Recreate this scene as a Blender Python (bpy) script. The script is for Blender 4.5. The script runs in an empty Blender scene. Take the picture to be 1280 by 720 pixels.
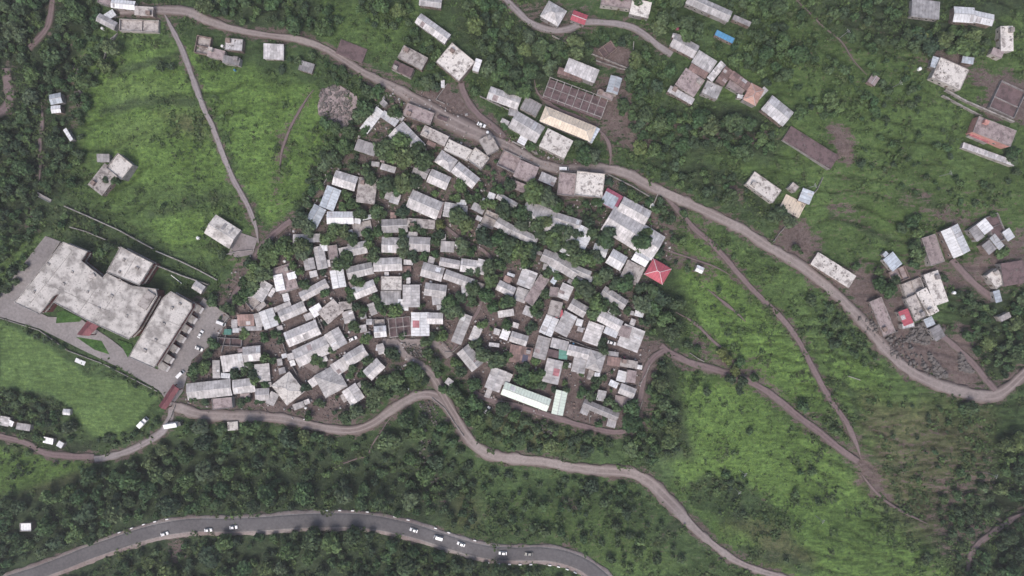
import bpy, bmesh, math, random
import numpy as np
from mathutils import Vector, Matrix
R = math.radians
rnd = random.Random(7)
scene = bpy.context.scene
COL = scene.collection
H = 341.3           # camera height above the datum, metres
F = 853.3           # focal length in photograph pixels

# ------------------------------------------------------------------ terrain
def hs(x, y):
    z = 0.045*x + 0.075*y
    z = z - 6.0*np.exp(-((y + 100 + 0.04*x)/17.0)**2)
    z = z + 1.6*np.sin(x*0.021+1.0)*np.cos(y*0.027+0.4) + 0.8*np.sin(x*0.051+y*0.037)
    z = z + 5.0*np.exp(-(((x-150)/70.0)**2+((y-90)/45.0)**2))
    return z
def W(px, py, dz=0.0):
    x = (px-640)*0.4; y = (360-py)*0.4
    for _ in range(12):
        z = float(hs(x, y)) + dz
        k = (H - z)/F
        x = (px-640)*k; y = (360-py)*k
    return x, y, float(hs(x, y))
_rng = np.random.RandomState(11)
_G = _rng.rand(512, 512)
def vnoise(x, y, s):
    x = x/s+1000.3; y = y/s+1000.7
    xi = np.floor(x).astype(int); yi = np.floor(y).astype(int)
    fx = x-xi; fy = y-yi
    fx = fx*fx*(3-2*fx); fy = fy*fy*(3-2*fy)
    g = lambda a, b: _G[a % 512, b % 512]
    return (g(xi, yi)*(1-fx)+g(xi+1, yi)*fx)*(1-fy)+(g(xi, yi+1)*(1-fx)+g(xi+1, yi+1)*fx)*fy
def fbm(x, y, s, o=4):
    t = 0; a = .5; n = 0
    for i in range(o):
        t = t+a*vnoise(x+37*i, y-19*i, s); n += a; a *= .5; s *= .5
    return t/n

# ------------------------------------------------------------------ mesh helper
class MB:
    def __init__(s): s.v = []; s.f = []; s.m = []
    def add(s, vs, fs, mi=0):
        o = len(s.v); s.v += [tuple(p) for p in vs]
        for f in fs: s.f.append([i+o for i in f]); s.m.append(mi)
        return s
    def box(s, cx, cy, cz, sx, sy, sz, rot=0.0, mi=0):
        c, n = math.cos(rot), math.sin(rot); vs = []
        for dz in (-.5, .5):
            for dx, dy in ((-.5, -.5), (.5, -.5), (.5, .5), (-.5, .5)):
                X = dx*sx; Y = dy*sy
                vs.append((cx+X*c-Y*n, cy+X*n+Y*c, cz+dz*sz))
        return s.add(vs, [(0, 3, 2, 1), (4, 5, 6, 7), (0, 1, 5, 4), (1, 2, 6, 5), (2, 3, 7, 6), (3, 0, 4, 7)], mi)
    def prism(s, pts, z0, z1, mi=0):
        n = len(pts)
        a = sum(pts[i][0]*pts[(i+1) % n][1]-pts[(i+1) % n][0]*pts[i][1] for i in range(n))
        if a < 0: pts = pts[::-1]
        zz0 = z0 if isinstance(z0, (list, tuple)) else [z0]*n
        vs = [(p[0], p[1], zz0[i]) for i, p in enumerate(pts)]+[(p[0], p[1], z1) for p in pts]
        fs = [tuple(range(n))[::-1], tuple(range(n, 2*n))]
        fs += [(i, (i+1) % n, n+(i+1) % n, n+i) for i in range(n)]
        return s.add(vs, fs, mi)
    def cyl(s, cx, cy, z0, z1, r0, r1, n=10, mi=0):
        vs = [(cx+r0*math.cos(6.2832*i/n), cy+r0*math.sin(6.2832*i/n), z0) for i in range(n)]
        vs += [(cx+r1*math.cos(6.2832*i/n), cy+r1*math.sin(6.2832*i/n), z1) for i in range(n)]
        fs = [tuple(range(n))[::-1], tuple(range(n, 2*n))]+[(i, (i+1) % n, n+(i+1) % n, n+i) for i in range(n)]
        return s.add(vs, fs, mi)
    def tube(s, pts, rad, n=6):
        o = []
        for k, p in enumerate(pts):
            p = Vector(p); a = Vector(pts[max(k-1, 0)]); b = Vector(pts[min(k+1, len(pts)-1)])
            d = (b-a).normalized(); u = d.orthogonal().normalized(); w = d.cross(u)
            for i in range(n):
                t = 6.2832*i/n; o.append(p+(u*math.cos(t)+w*math.sin(t))*rad[k])
        fs = []
        for k in range(len(pts)-1):
            for i in range(n):
                fs.append((k*n+i, k*n+(i+1) % n, (k+1)*n+(i+1) % n, (k+1)*n+i))
        fs.append(tuple(range(n))[::-1]); fs.append(tuple(range((len(pts)-1)*n, len(pts)*n)))
        return s.add(o, fs)
    def mesh(s, name, *mats):
        me = bpy.data.meshes.new(name)
        me.from_pydata(s.v, [], s.f); 
        for m in mats: me.materials.append(m)
        if len(mats) > 1: me.polygons.foreach_set('material_index', s.m)
        me.update(); return me
    def build(s, name, mat, parent=None, loc=None):
        return link(name, s.mesh(name, *(mat if isinstance(mat, (list, tuple)) else [mat])), parent, loc)
def link(name, me, parent=None, loc=None, rz=0.0):
    o = bpy.data.objects.new(name, me); COL.objects.link(o)
    if parent is not None: o.parent = parent
    if loc is not None: o.location = loc
    if rz: o.rotation_euler = (0, 0, rz)
    return o
def tag(o, label=None, cat=None, group=None, kind=None):
    if label: o['label'] = label
    if cat: o['category'] = cat
    if group: o['group'] = group
    if kind: o['kind'] = kind
    return o
def empty(name, loc, rz=0.0):
    return link(name, None, None, loc, rz)
def copy_tree(o, parent=None):
    c = o.copy(); COL.objects.link(c)
    if parent is not None: c.parent = parent
    for ch in list(o.children): copy_tree(ch, c)
    return c
def npmesh(name, V, Fq, mat, smooth=False):
    me = bpy.data.meshes.new(name)
    me.vertices.add(len(V)); me.vertices.foreach_set('co', V.astype(np.float32).ravel())
    k = Fq.shape[1]
    me.loops.add(Fq.size); me.loops.foreach_set('vertex_index', Fq.astype(np.int32).ravel())
    me.polygons.add(len(Fq)); me.polygons.foreach_set('loop_start', np.arange(0, Fq.size, k, dtype=np.int32))
    me.materials.append(mat)
    if smooth: me.polygons.foreach_set('use_smooth', np.ones(len(Fq), dtype=bool))
    me.update(calc_edges=True); me.validate()
    return me

# ------------------------------------------------------------------ materials
class NT:
    def __init__(s, name):
        s.mat = bpy.data.materials.new(name); s.mat.use_nodes = True
        s.t = s.mat.node_tree; s.t.nodes.clear()
        s.out = s.n('ShaderNodeOutputMaterial'); s.b = s.n('ShaderNodeBsdfPrincipled')
        s.l(s.b.outputs[0], s.out.inputs[0])
    def n(s, typ, **kw):
        nd = s.t.nodes.new(typ)
        for k, v in kw.items(): setattr(nd, k, v)
        return nd
    def l(s, a, b): s.t.links.new(a, b)
    def put(s, sock, v):
        if v is None: return
        if hasattr(v, 'is_linked') or isinstance(v, bpy.types.NodeSocket): s.l(v, sock)
        else:
            if isinstance(v, tuple) and len(v) == 3 and len(sock.default_value) == 4: v = v+(1,)
            sock.default_value = v
    def math(s, op, a, b=None, c=None, clamp=False):
        nd = s.n('ShaderNodeMath', operation=op); nd.use_clamp = clamp
        s.put(nd.inputs[0], a)
        if b is not None: s.put(nd.inputs[1], b)
        if c is not None: s.put(nd.inputs[2], c)
        return nd.outputs[0]
    def mix(s, f, a, b, bt='MIX'):
        nd = s.n('ShaderNodeMix', data_type='RGBA', blend_type=bt)
        s.put(nd.inputs[0], f); s.put(nd.inputs[6], a); s.put(nd.inputs[7], b)
        return nd.outputs[2]
    def noise(s, vec, scale, detail=3, rough=.55, out=0):
        nd = s.n('ShaderNodeTexNoise'); s.put(nd.inputs['Vector'], vec)
        nd.inputs['Scale'].default_value = scale; nd.inputs['Detail'].default_value = detail; nd.inputs['Roughness'].default_value = rough
        return nd.outputs[out]
    def rng(s, v, a, b, c=0.0, d=1.0, smooth=False):
        nd = s.n('ShaderNodeMapRange'); nd.clamp = True
        if smooth: nd.interpolation_type = 'SMOOTHSTEP'
        s.put(nd.inputs[0], v)
        for i, q in zip((1, 2, 3, 4), (a, b, c, d)): nd.inputs[i].default_value = q
        return nd.outputs[0]
    def scalec(s, col, f):
        nd = s.n('ShaderNodeVectorMath', operation='SCALE'); s.put(nd.inputs[0], col); s.put(nd.inputs['Scale'], f)
        return nd.outputs[0]
    def vscale(s, vec, xyz):
        nd = s.n('ShaderNodeVectorMath', operation='MULTIPLY'); s.put(nd.inputs[0], vec); nd.inputs[1].default_value = xyz
        return nd.outputs[0]
    def obj(s): return s.n('ShaderNodeTexCoord').outputs['Object']
    def pos(s): return s.n('ShaderNodeNewGeometry').outputs['Position']
    def rand(s): return s.n('ShaderNodeObjectInfo').outputs['Random']
    def bump(s, h, dist=.1, strength=.5):
        nd = s.n('ShaderNodeBump'); nd.inputs['Strength'].default_value = strength; nd.inputs['Distance'].default_value = dist
        s.l(h, nd.inputs['Height']); s.l(nd.outputs[0], s.b.inputs['Normal'])
    def done(s, col, rough=.8, spec=.3, metal=0.0):
        s.put(s.b.inputs['Base Color'], col); s.put(s.b.inputs['Roughness'], rough)
        s.b.inputs['Specular IOR Level'].default_value = spec; s.b.inputs['Metallic'].default_value = metal
        return s.mat

def m_tin(name, c, vary=.22, rust=.12, patch=.18, rough=.55):
    t = NT(name); o = t.obj(); r = t.rand()
    off = t.n('ShaderNodeCombineXYZ'); k = t.math('MULTIPLY', r, 91.0); t.l(k, off.inputs[0]); t.l(k, off.inputs[2])
    ov = t.n('ShaderNodeVectorMath', operation='ADD'); t.l(o, ov.inputs[0]); t.l(off.outputs[0], ov.inputs[1]); ov = ov.outputs[0]
    sep = t.n('ShaderNodeSeparateXYZ'); t.l(o, sep.inputs[0])
    fx = t.math('FLOOR', t.math('DIVIDE', sep.outputs[0], 1.5)); fy = t.math('FLOOR', t.math('DIVIDE', sep.outputs[1], 2.7))
    cb = t.n('ShaderNodeCombineXYZ'); t.l(fx, cb.inputs[0]); t.l(fy, cb.inputs[1]); t.l(k, cb.inputs[2])
    wn = t.n('ShaderNodeTexWhiteNoise'); t.l(cb.outputs[0], wn.inputs[0])
    seam = t.math('LESS_THAN', t.math('FRACT', t.math('DIVIDE', sep.outputs[0], 1.5)), .12)
    b = t.rng(wn.outputs[0], 0, 1, 1-patch, 1+patch)
    n1 = t.noise(ov, .45, 4); b = t.math('MULTIPLY', b, t.rng(n1, .3, .7, 1-vary, 1+vary*.7))
    n2 = t.noise(t.vscale(ov, (3.5, .5, 1)), 1.3, 3); b = t.math('MULTIPLY', b, t.rng(n2, .3, .72, 1.08, .84))
    b = t.math('MULTIPLY', b, t.rng(r, 0, 1, .80, 1.22 if c[0] < .6 else 1.12))
    b = t.math('MULTIPLY', b, t.math('SUBTRACT', 1.0, t.math('MULTIPLY', seam, .30)))
    col = t.scalec(c, b)
    n3 = t.noise(ov, .9, 5, .7)
    col = t.mix(t.math('MULTIPLY', t.rng(n3, .56, .72, 0, 1), rust*3), col, (.20, .115, .085))
    n5 = t.noise(ov, 1.7, 3)
    col = t.mix(t.math('MULTIPLY', t.rng(n5, .64, .70, 0, 1), .5), col, (.10, .09, .085))
    w = t.math('SINE', t.math('MULTIPLY', sep.outputs[0], 25.0))
    t.bump(w, .03, .5)
    return t.done(col, rough, .35, .25)
def m_conc(name, c, dark, lo=.46, hi=.6, sc=.35, vary=.15):
    t = NT(name); o = t.obj(); r = t.rand()
    off = t.n('ShaderNodeCombineXYZ'); k = t.math('MULTIPLY', r, 57.0); t.l(k, off.inputs[0]); t.l(k, off.inputs[1])
    ov = t.n('ShaderNodeVectorMath', operation='ADD'); t.l(o, ov.inputs[0]); t.l(off.outputs[0], ov.inputs[1]); ov = ov.outputs[0]
    f = t.rng(t.noise(ov, sc, 6, .68), lo, hi, 0, 1)
    col = t.mix(f, c, dark)
    b = t.math('MULTIPLY', t.rng(t.noise(ov, 1.6, 4), .3, .7, 1-vary, 1+vary), t.rng(r, 0, 1, .86, 1.12))
    col = t.scalec(col, b)
    sp = t.noise(ov, 1.1, 2); col = t.mix(t.math('MULTIPLY', t.rng(sp, .60 if name[:4] == 'spec' else .66, .68 if name[:4] == 'spec' else .71, 0, 1), .6), col, (.07, .065, .06))
    t.bump(t.noise(ov, 2.0, 4), .08, .4)
    return t.done(col, .92, .2)
def m_plain(name, c, rough=.7, spec=.3, metal=0, n=.12, sc=1.5):
    t = NT(name); o = t.obj()
    b = t.rng(t.noise(o, sc, 4), .3, .7, 1-n, 1+n)
    b = t.math('MULTIPLY', b, t.rng(t.rand(), 0, 1, .88, 1.1))
    return t.done(t.scalec(c, b), rough, spec, metal)
GRY = {
 'w': m_tin('bright_tin', (.70, .70, .72), .16, .06, .10, .5),
 'l': m_tin('light_tin', (.50, .48, .485), .32, .10),
 'm': m_tin('grey_tin', (.40, .38, .385), .30, .10),
 'd': m_tin('dull_tin', (.29, .275, .28), .28, .12),
 'b': m_tin('bluish_tin', (.47, .51, .56), .15, .05),
 'n': m_tin('pale_green_tin', (.66, .74, .66), .05, .01, .05),
 'y': m_tin('cream_tin', (.64, .55, .45), .12, .05, .08),
 'r': m_tin('crimson_tin', (.42, .095, .125), .15, .0, .08),
 'M': m_tin('magenta_tin', (.34, .10, .15), .15, .0, .08),
 'u': m_tin('rusty_tin', (.26, .175, .16), .3, .12, .3),
 'O': m_tin('terracotta_tin', (.44, .27, .225), .15, .05, .1),
 'B': m_tin('blue_tin', (.12, .32, .52), .12, .0, .08),
 't': m_tin('teal_tin', (.10, .24, .20), .12, .0, .08),
 'L': m_tin('striped_tin', (.42, .41, .42), .15, .06, .42),
 'c': m_conc('weathered_concrete', (.42, .385, .37), (.20, .175, .17)),
 'W': m_conc('pale_stained_concrete', (.60, .565, .54), (.24, .215, .205), .50, .62),
 'p': m_conc('pinkish_concrete', (.32, .265, .265), (.19, .15, .155)),
 'k': m_conc('dark_brown_concrete', (.15, .105, .11), (.09, .065, .068)),
 'P': m_tin('dusty_red_tin', (.40, .17, .19), .25, .05, .15),
 'D': m_tin('dark_red_tin', (.19, .065, .078), .2, .05, .15),
 'S': m_conc('speckled_school_roof', (.55, .52, .50), (.27, .25, .24), .45, .60, .2),
}
MW = [m_conc('plaster_wall', (.40, .37, .35), (.25, .22, .21)), m_conc('mud_wall', (.25, .19, .17), (.16, .12, .11)), m_conc('block_wall', (.30, .28, .28), (.2, .18, .18))]
M_redwall = m_conc('red_brick_wall', (.20, .075, .07), (.13, .05, .05), .45, .6, .8)
M_pinkwall = m_conc('pink_wall', (.50, .26, .23), (.38, .2, .18))
M_glass = m_plain('window_glass', (.03, .035, .04), .15, .6, 0, .1)
M_frame = m_plain('pale_frame', (.5, .48, .45), .6)
M_door = m_plain('door_wood', (.13, .09, .07), .7)
M_ridge = m_plain('ridge_metal', (.42, .41, .42), .5, .4, .3)
M_white = m_plain('white_paint', (.78, .78, .78), .35, .5, 0, .05)
M_carw = m_plain('car_white', (.75, .75, .76), .25, .5, 0, .03)
M_card = m_plain('car_dark', (.03, .035, .045), .25, .5, 0, .03)
M_rub = m_plain('rubber', (.02, .02, .02), .9)
M_metal = m_plain('pale_metal', (.4, .4, .4), .4, .5, .5)
M_conw = m_conc('boundary_concrete', (.33, .31, .30), (.2, .18, .17))
M_bark = m_plain('bark', (.11, .085, .065), .95, .1, 0, .3, 4)
M_lamp = m_plain('lamp_glass', (.7, .7, .65), .15, .6)

def m_leaf(name, ramp, attr=None):
    t = NT(name)
    if attr:
        a = t.n('ShaderNodeAttribute', attribute_name=attr); r = a.outputs['Fac']
    else: r = t.rand()
    cr = t.n('ShaderNodeValToRGB'); t.l(r, cr.inputs[0])
    e = cr.color_ramp.elements
    while len(e) < len(ramp): e.new(.5)
    for i, c in enumerate(ramp): e[i].position = i/(len(ramp)-1)*.999; e[i].color = c+(1,)
    isl = t.n('ShaderNodeNewGeometry').outputs['Random Per Island']
    col = t.scalec(cr.outputs[0], t.rng(isl, 0, 1, .65, 1.4))
    g = t.noise(t.pos(), .55, 3)
    g2 = t.noise(t.pos(), .16, 2)
    col = t.scalec(col, t.rng(g2, .35, .65, .75, 1.2)); col = t.mix(t.rng(g, .45, .65, 0, .4), col, t.mix(1.0, col, (1.3, 1.15, .75), 'MULTIPLY'))
    t.done(col, .7, .2)
    tr = t.n('ShaderNodeBsdfTranslucent'); t.l(col, tr.inputs[0])
    ms = t.n('ShaderNodeMixShader'); ms.inputs[0].default_value = .2
    t.l(t.b.outputs[0], ms.inputs[1]); t.l(tr.outputs[0], ms.inputs[2]); t.l(ms.outputs[0], t.out.inputs[0])
    return t.mat
RAMP = [(.048, .080, .052), (.085, .128, .066), (.058, .112, .052), (.112, .172, .072), (.092, .128, .084), (.135, .185, .075)]
M_leaf = m_leaf('leaves', RAMP)
M_leafs = m_leaf('leaves_wood', RAMP[:4], 'tint')
M_leafy = m_leaf('yellow_leaves', [(.13, .165, .06), (.15, .18, .07)])
M_scrub = m_leaf('scrub_leaves', [(.050, .082, .038), (.066, .108, .042), (.078, .128, .046), (.078, .102, .05)], 'tint')

def m_ground():
    t = NT('ground'); p = t.pos()
    a = t.n('ShaderNodeAttribute', attribute_name='Col').outputs['Color']
    d = t.n('ShaderNodeAttribute', attribute_name='dirt').outputs['Fac']
    n1 = t.noise(p, .09, 5, .6); n2 = t.noise(p, .6, 5, .65); n3 = t.noise(p, 2.6, 4, .7)
    n4 = t.noise(t.vscale(p, (.35, 1.3, 1)), .55, 4, .6)
    b = t.math('MULTIPLY', t.rng(n1, .3, .7, .82, 1.18), t.rng(n2, .3, .7, .68, 1.32))
    b = t.math('MULTIPLY', b, t.rng(n3, .3, .7, .72, 1.28))
    b = t.math('MULTIPLY', b, t.rng(n4, .3, .7, .66, 1.34))
    g = t.scalec(a, b)
    g = t.mix(t.rng(n2, .5, .7, 0, .45), g, t.mix(1.0, g, (1.3, 1.1, .65), 'MULTIPLY'))
    db = t.math('MULTIPLY', t.rng(n1, .3, .7, .8, 1.2), t.rng(n3, .3, .7, .7, 1.3))
    dc = t.mix(t.rng(n2, .35, .65, 0, 1), (.172, .137, .131), (.102, .074, .070))
    dc = t.scalec(dc, db)
    k = t.math('ADD', d, t.math('MULTIPLY', t.math('SUBTRACT', n2, .5), 1.5))
    k = t.math('ADD', k, t.math('MULTIPLY', t.math('SUBTRACT', n3, .5), .7)); k = t.math('ADD', k, t.math('MULTIPLY', t.math('SUBTRACT', n4, .5), 1.5))
    col = t.mix(t.rng(k, .38, .62, 0, 1, True), g, dc)
    h = t.math('ADD', n2, t.math('MULTIPLY', n3, .6)); t.bump(h, .9, .7)
    return t.done(col, .95, .1)
M_ground = m_ground()
def m_road(name, c1, c2, c3=None):
    t = NT(name); p = t.pos()
    n1 = t.noise(p, .035, 5, .65); n2 = t.noise(p, .8, 5, .6); n3 = t.noise(p, 4, 3)
    col = t.mix(t.rng(n1, .38, .62, 0, 1), c1, c2)
    col = t.scalec(col, t.math('MULTIPLY', t.rng(n2, .3, .7, .8, 1.2), t.rng(n3, .3, .7, .88, 1.12)))
    u = t.n('ShaderNodeUVMap').outputs[0]; sp = t.n('ShaderNodeSeparateXYZ'); t.l(u, sp.inputs[0])
    dd = t.math('ABSOLUTE', t.math('SUBTRACT', sp.outputs[0], .5))
    if c3:
        e = t.math('ADD', dd, t.math('MULTIPLY', t.math('SUBTRACT', n2, .5), .35))
        col = t.mix(t.rng(e, .33, .5, 0, 1), col, c3)
        tr = t.math('ABSOLUTE', t.math('SUBTRACT', dd, .2))
        col = t.mix(t.math('MULTIPLY', t.rng(tr, .0, .1, 1, 0), t.rng(n1, .35, .6, .0, .55)), col, t.scalec(c1, 1.35))
    t.bump(n2, .15, .4)
    return t.done(col, .93, .15)
M_dirtroad = m_road('dirt_road', (.27, .235, .228), (.175, .142, .137), (.125, .098, .09))
M_trail = m_road('red_trail', (.18, .138, .140), (.135, .098, .102), (.095, .085, .07))
M_asph = m_road('asphalt', (.140, .133, .138), (.105, .099, .104))
M_greyroad = m_road('grey_road', (.26, .235, .24), (.20, .175, .18), (.15, .13, .12))
M_paving = m_road('paving', (.255, .235, .235), (.195, .178, .180))
M_shoulder = m_road('shoulder', (.30, .265, .255), (.22, .175, .17))
M_line = m_road('road_line', (.30, .29, .285), (.21, .20, .195))
M_sheet = m_plain('tarp', (.07, .07, .11), .6)
# ------------------------------------------------------------------ map data (photograph pixels -> ground through W)
def PP(s):
    a = [float(q) for q in s.replace(',', ' ').split()]
    return [(a[i], a[i+1]) for i in range(0, len(a), 2)]
ROADS = [  # name, label, material, width px, z offset, points (x y [w])
 ('dirt_road', M_dirtroad, 13, .16, "150 14 10 185 12 10 215 13 12 237 16 13 262 27 11 300 38 9 335 44 8 372 49 9 405 60 9 430 75 9 455 91 10 490 108 12 520 125 17 548 143 21 580 160 21 610 173 17 635 182 14 667 201 14 700 211 13 735 211 13 765 212 14 790 220 14 815 234 14 845 247 14 880 263 13 925 285 13 960 308 13 997 330 13 1025 351 13 1045 368 13 1065 388 13 1090 416 14 1110 440 14 1135 462 15 1172 481 15 1210 492 16 1240 495 18 1258 487 14 1280 467 14 1320 432 14"),
 ('field_track', M_greyroad, 7, .12, "203 14 207 20 217 40 228 62 237 88 245 110 254 135 263 152 274 180 284 206 292 225 302 243 312 262 319 282 323 304"),
 ('village_lane', M_trail, 9, .13, "364 276 348 288 333 302 320 320 311 340 300 358 288 378 280 392"),
 ('village_road', M_dirtroad, 15, .15, "212 506 12 225 510 15 250 518 15 300 521 15 345 522 14 375 528 14 405 535 13 438 538 12 462 531 12 482 518 12 502 504 12 522 494 12 541 494 14 556 504 14 570 524 14 583 545 15 600 562 15 620 571 16 650 574 16 680 577 14 710 583 15 745 588 16 785 591 17 808 600 17 825 615 18 842 632 17 858 650 14 875 667 11 895 683 10 915 698 10 940 710 9 965 718 10 1000 730 12"),
 ('branch_road', M_dirtroad, 11, .17, "478 428 495 428 502 440 518 452 532 461 545 476 553 492 562 508 572 524"),
 ('village_lane', M_dirtroad, 12, .14, "478 430 510 428 545 430 556 438 562 446"),
 ('village_lane', M_trail, 5, .12, "545 272 560 286 578 300 605 314 618 332 610 350 603 372 597 390 586 406 576 424 562 441 552 444"),
 ('west_road', M_trail, 9, .12, "-30 538 0 545 30 553 55 566 85 570 118 571"),
 ('west_road', M_greyroad, 9, .14, "118 574 140 570 165 562 185 552 203 540 212 525 214 512"),
 ('hill_trail', M_trail, 7, .11, "826 241 845 260 868 286 890 305 918 336 940 361 962 382 985 407 1002 432 1015 458 1028 482 1042 505 1058 528 1068 548 1076 572"),
 ('lower_trail', M_trail, 9, .12, "826 432 838 441 860 452 890 461 925 472 955 487 980 505 1000 522 1022 538 1046 558 1072 577"),
 ('foot_path', M_trail, 3, .07, "1075 590 1095 615 1120 635 1160 655"),
 ('estate_road', M_greyroad, 8, .12, "628 -6 645 12 663 28 690 38 712 36 728 29 752 28 785 32 805 42 822 56 840 68"),
 ('side_road', M_trail, 9, .12, "576 104 580 116 587 130 600 145 618 160 630 172"),
 ('loop_track', M_trail, 5, .11, "762 212 763 190 757 172 740 158 722 146 700 138 685 128 672 116 668 100"),
 ('foot_path', M_trail, 3.2, .07, "392 112 383 124 370 146 360 166 352 190 349 218"),
 ('foot_path', M_trail, 8, .08, "66 -4 64 14 60 32 52 44 42 54 36 60"),
 ('foot_path', M_trail, 12, .08, "8 85 10 105 13 122 6 136 -6 142"),
 ('foot_path', M_trail, 5, .08, "52 128 53 150 50 180 50 205 49 228"),
 ('foot_path', M_trail, 4, .08, "885 362 900 374 922 392 932 402"),
 ('foot_path', M_trail, 3.5, .08, "845 390 870 405 890 425 912 445 922 466"),
 ('foot_path', M_trail, 1.3, .06, "990 -6 1010 14 1030 34 1052 52 1066 74 1084 94"),
 ('foot_path', M_trail, 1.4, .06, "498 512 485 526 476 540 466 555 458 572 452 572 438 576 410 588"),
 ('village_lane', M_trail, 8, .12, "592 490 612 500 640 506 668 514 700 524 735 534 768 540 786 536 795 518 800 498 804 476 808 460 818 446 830 438"),
 ('foot_path', M_trail, 7, .08, "1290 640 1272 645 1255 656 1238 668 1222 680 1212 698 1208 725"),
 ('access_track', M_trail, 8, .10, "1168 412 1190 430 1212 450 1232 474 1244 488"),
 ('access_track', M_trail, 9, .10, "1190 324 1205 342 1222 358 1240 372"),
 ('foot_path', M_trail, 2, .06, "816 308 840 315 870 325 895 334 915 345"),
]
HIGHWAY = "-30 742 0 731 40 719 80 704 115 690 150 678 180 668 205 662 240 657 280 657 315 656 345 654 375 652 405 651 440 651 470 654 495 659 520 665 545 673 570 681 595 688 620 692 650 693 680 693 705 697 728 706 748 720 765 736"
def catmull(pts, step):
    P = [np.array(p, float) for p in pts]; P = [2*P[0]-P[1]]+P+[2*P[-1]-P[-2]]
    out = []
    for i in range(1, len(P)-2):
        d = np.linalg.norm(P[i+1][:2]-P[i][:2]); n = max(1, int(d/step))
        for k in range(n):
            t = k/n
            out.append(.5*((2*P[i])+(-P[i-1]+P[i+1])*t+(2*P[i-1]-5*P[i]+4*P[i+1]-P[i+2])*t*t+(-P[i-1]+3*P[i]-3*P[i+1]+P[i+2])*t**3))
    out.append(P[-2]); return np.array(out)
def roadpts(s, wdef):
    a = s.split(); a = [float(q) for q in a]
    # rows with width have 3 numbers when the third is small
    pts = []; i = 0
    three = len(a) % 3 == 0 and all(a[j] <= 22 for j in range(2, len(a), 3))
    while i < len(a):
        if three: x, y, w = a[i], a[i+1], a[i+2]; i += 3
        else: x, y, w = a[i], a[i+1], wdef; i += 2
        X, Y, z = W(x, y); pts.append((X, Y, w*.4*(H-z)/H))
    C = catmull(pts, 1.6)
    if wdef < 8 and len(C) > 14:
        e = np.minimum(np.arange(len(C)), np.arange(len(C))[::-1])/7.0
        C[:, 2] *= .15+.85*np.clip(e, 0, 1)
    return C
def ribbon(name, C, mat, zoff, offs=0.0, width=None, jit=.12, label=None):
    n = len(C); T = np.gradient(C[:, :2], axis=0); T /= np.linalg.norm(T, axis=1)[:, None]+1e-9
    N = np.stack([-T[:, 1], T[:, 0]], 1)
    hw = (C[:, 2]/2 if width is None else np.full(n, width/2))
    s = np.arange(n)
    jl = (vnoise(s*1.6, s*0+len(name)*3, 4.0)-.5)*2*jit*hw+(vnoise(s*1.6, s*0+9, 1.7)-.5)*jit*hw
    jr = (vnoise(s*1.6, s*0+77, 4.0)-.5)*2*jit*hw+(vnoise(s*1.6, s*0+29, 1.7)-.5)*jit*hw
    V = []; fr = [-1, -.6, -.2, .2, .6, 1]; m = len(fr)
    for f in fr:
        w = hw*f+(jl if f == -1 else 0)+(jr if f == 1 else 0)+offs
        xy = C[:, :2]+N*np.broadcast_to(w, (n,))[:, None]
        V.append(np.column_stack([xy, hs(xy[:, 0], xy[:, 1])+zoff]))
    # skirts
    for src in (0, m-1):
        q = V[src].copy(); q[:, 2] -= zoff+.6; q[:, :2] += N*(-.15 if src == 0 else .15); V.append(q)
    A = np.concatenate(V); faces = []
    cols = [m]+list(range(m))+[m+1]
    i = np.arange(n-1)
    for a, b in zip(cols[:-1], cols[1:]):
        faces.append(np.stack([a*n+i, a*n+i+1, b*n+i+1, b*n+i], 1))
    Fq = np.concatenate(faces)
    Fq = Fq[:, ::-1]
    me = npmesh(name, A, Fq, mat, True)
    uv = me.uv_layers.new(name='UVMap'); u = np.concatenate([np.full(n, (f+1)/2) for f in fr]+[np.zeros(n), np.ones(n)])
    vv = np.tile(s*1.6, m+2)
    li = np.zeros(len(me.loops), dtype=np.int32); me.loops.foreach_get('vertex_index', li)
    uv.data.foreach_set('uv', np.column_stack([u[li], vv[li]]).astype(np.float32).ravel())
    o = link(name, me); tag(o, kind='structure'); return o
ROADC = []
for nm, mt, w, zo, s in ROADS:
    C = roadpts(s, w); ROADC.append((C, nm)); ribbon(nm, C, mt, zo+len(ROADC)*.003, jit=.26)
HC = roadpts(HIGHWAY, 19); HC[:, 2] = 7.2; 
bx = HC[:, 0]; ROADC.append((HC, 'highway'))
ribbon('road_shoulder', HC, M_shoulder, .10, 0, 10.6, .10)
ribbon('highway', HC, M_asph, .20, 0.3, 7.2, .015)
ribbon('road_line', HC, M_line, .225, -3.2, .2, .5); ribbon('road_line', HC, M_line, .226, 3.8, .2, .5)

def poly_w(px):
    return np.array([W(x, y)[:2] for x, y in px])
def sdist(P, X, Y):
    d = np.full(X.shape, 1e9); ins = np.zeros(X.shape, bool); n = len(P)
    for i in range(n):
        x0, y0 = P[i]; x1, y1 = P[(i+1) % n]; dx, dy = x1-x0, y1-y0
        t = np.clip(((X-x0)*dx+(Y-y0)*dy)/(dx*dx+dy*dy+1e-9), 0, 1)
        d = np.minimum(d, (X-x0-t*dx)**2+(Y-y0-t*dy)**2)
        c = ((y0 > Y) != (y1 > Y)) & (X < (x1-x0)*(Y-y0)/(y1-y0+1e-12)+x0); ins ^= c
    d = np.sqrt(d); return np.where(ins, d, -d)
def ldist(P, X, Y):
    d = np.full(X.shape, 1e9)
    for i in range(len(P)-1):
        x0, y0 = P[i][:2]; x1, y1 = P[i+1][:2]; dx, dy = x1-x0, y1-y0
        t = np.clip(((X-x0)*dx+(Y-y0)*dy)/(dx*dx+dy*dy+1e-9), 0, 1)
        d = np.minimum(d, (X-x0-t*dx)**2+(Y-y0-t*dy)**2)
    return np.sqrt(d)
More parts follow.
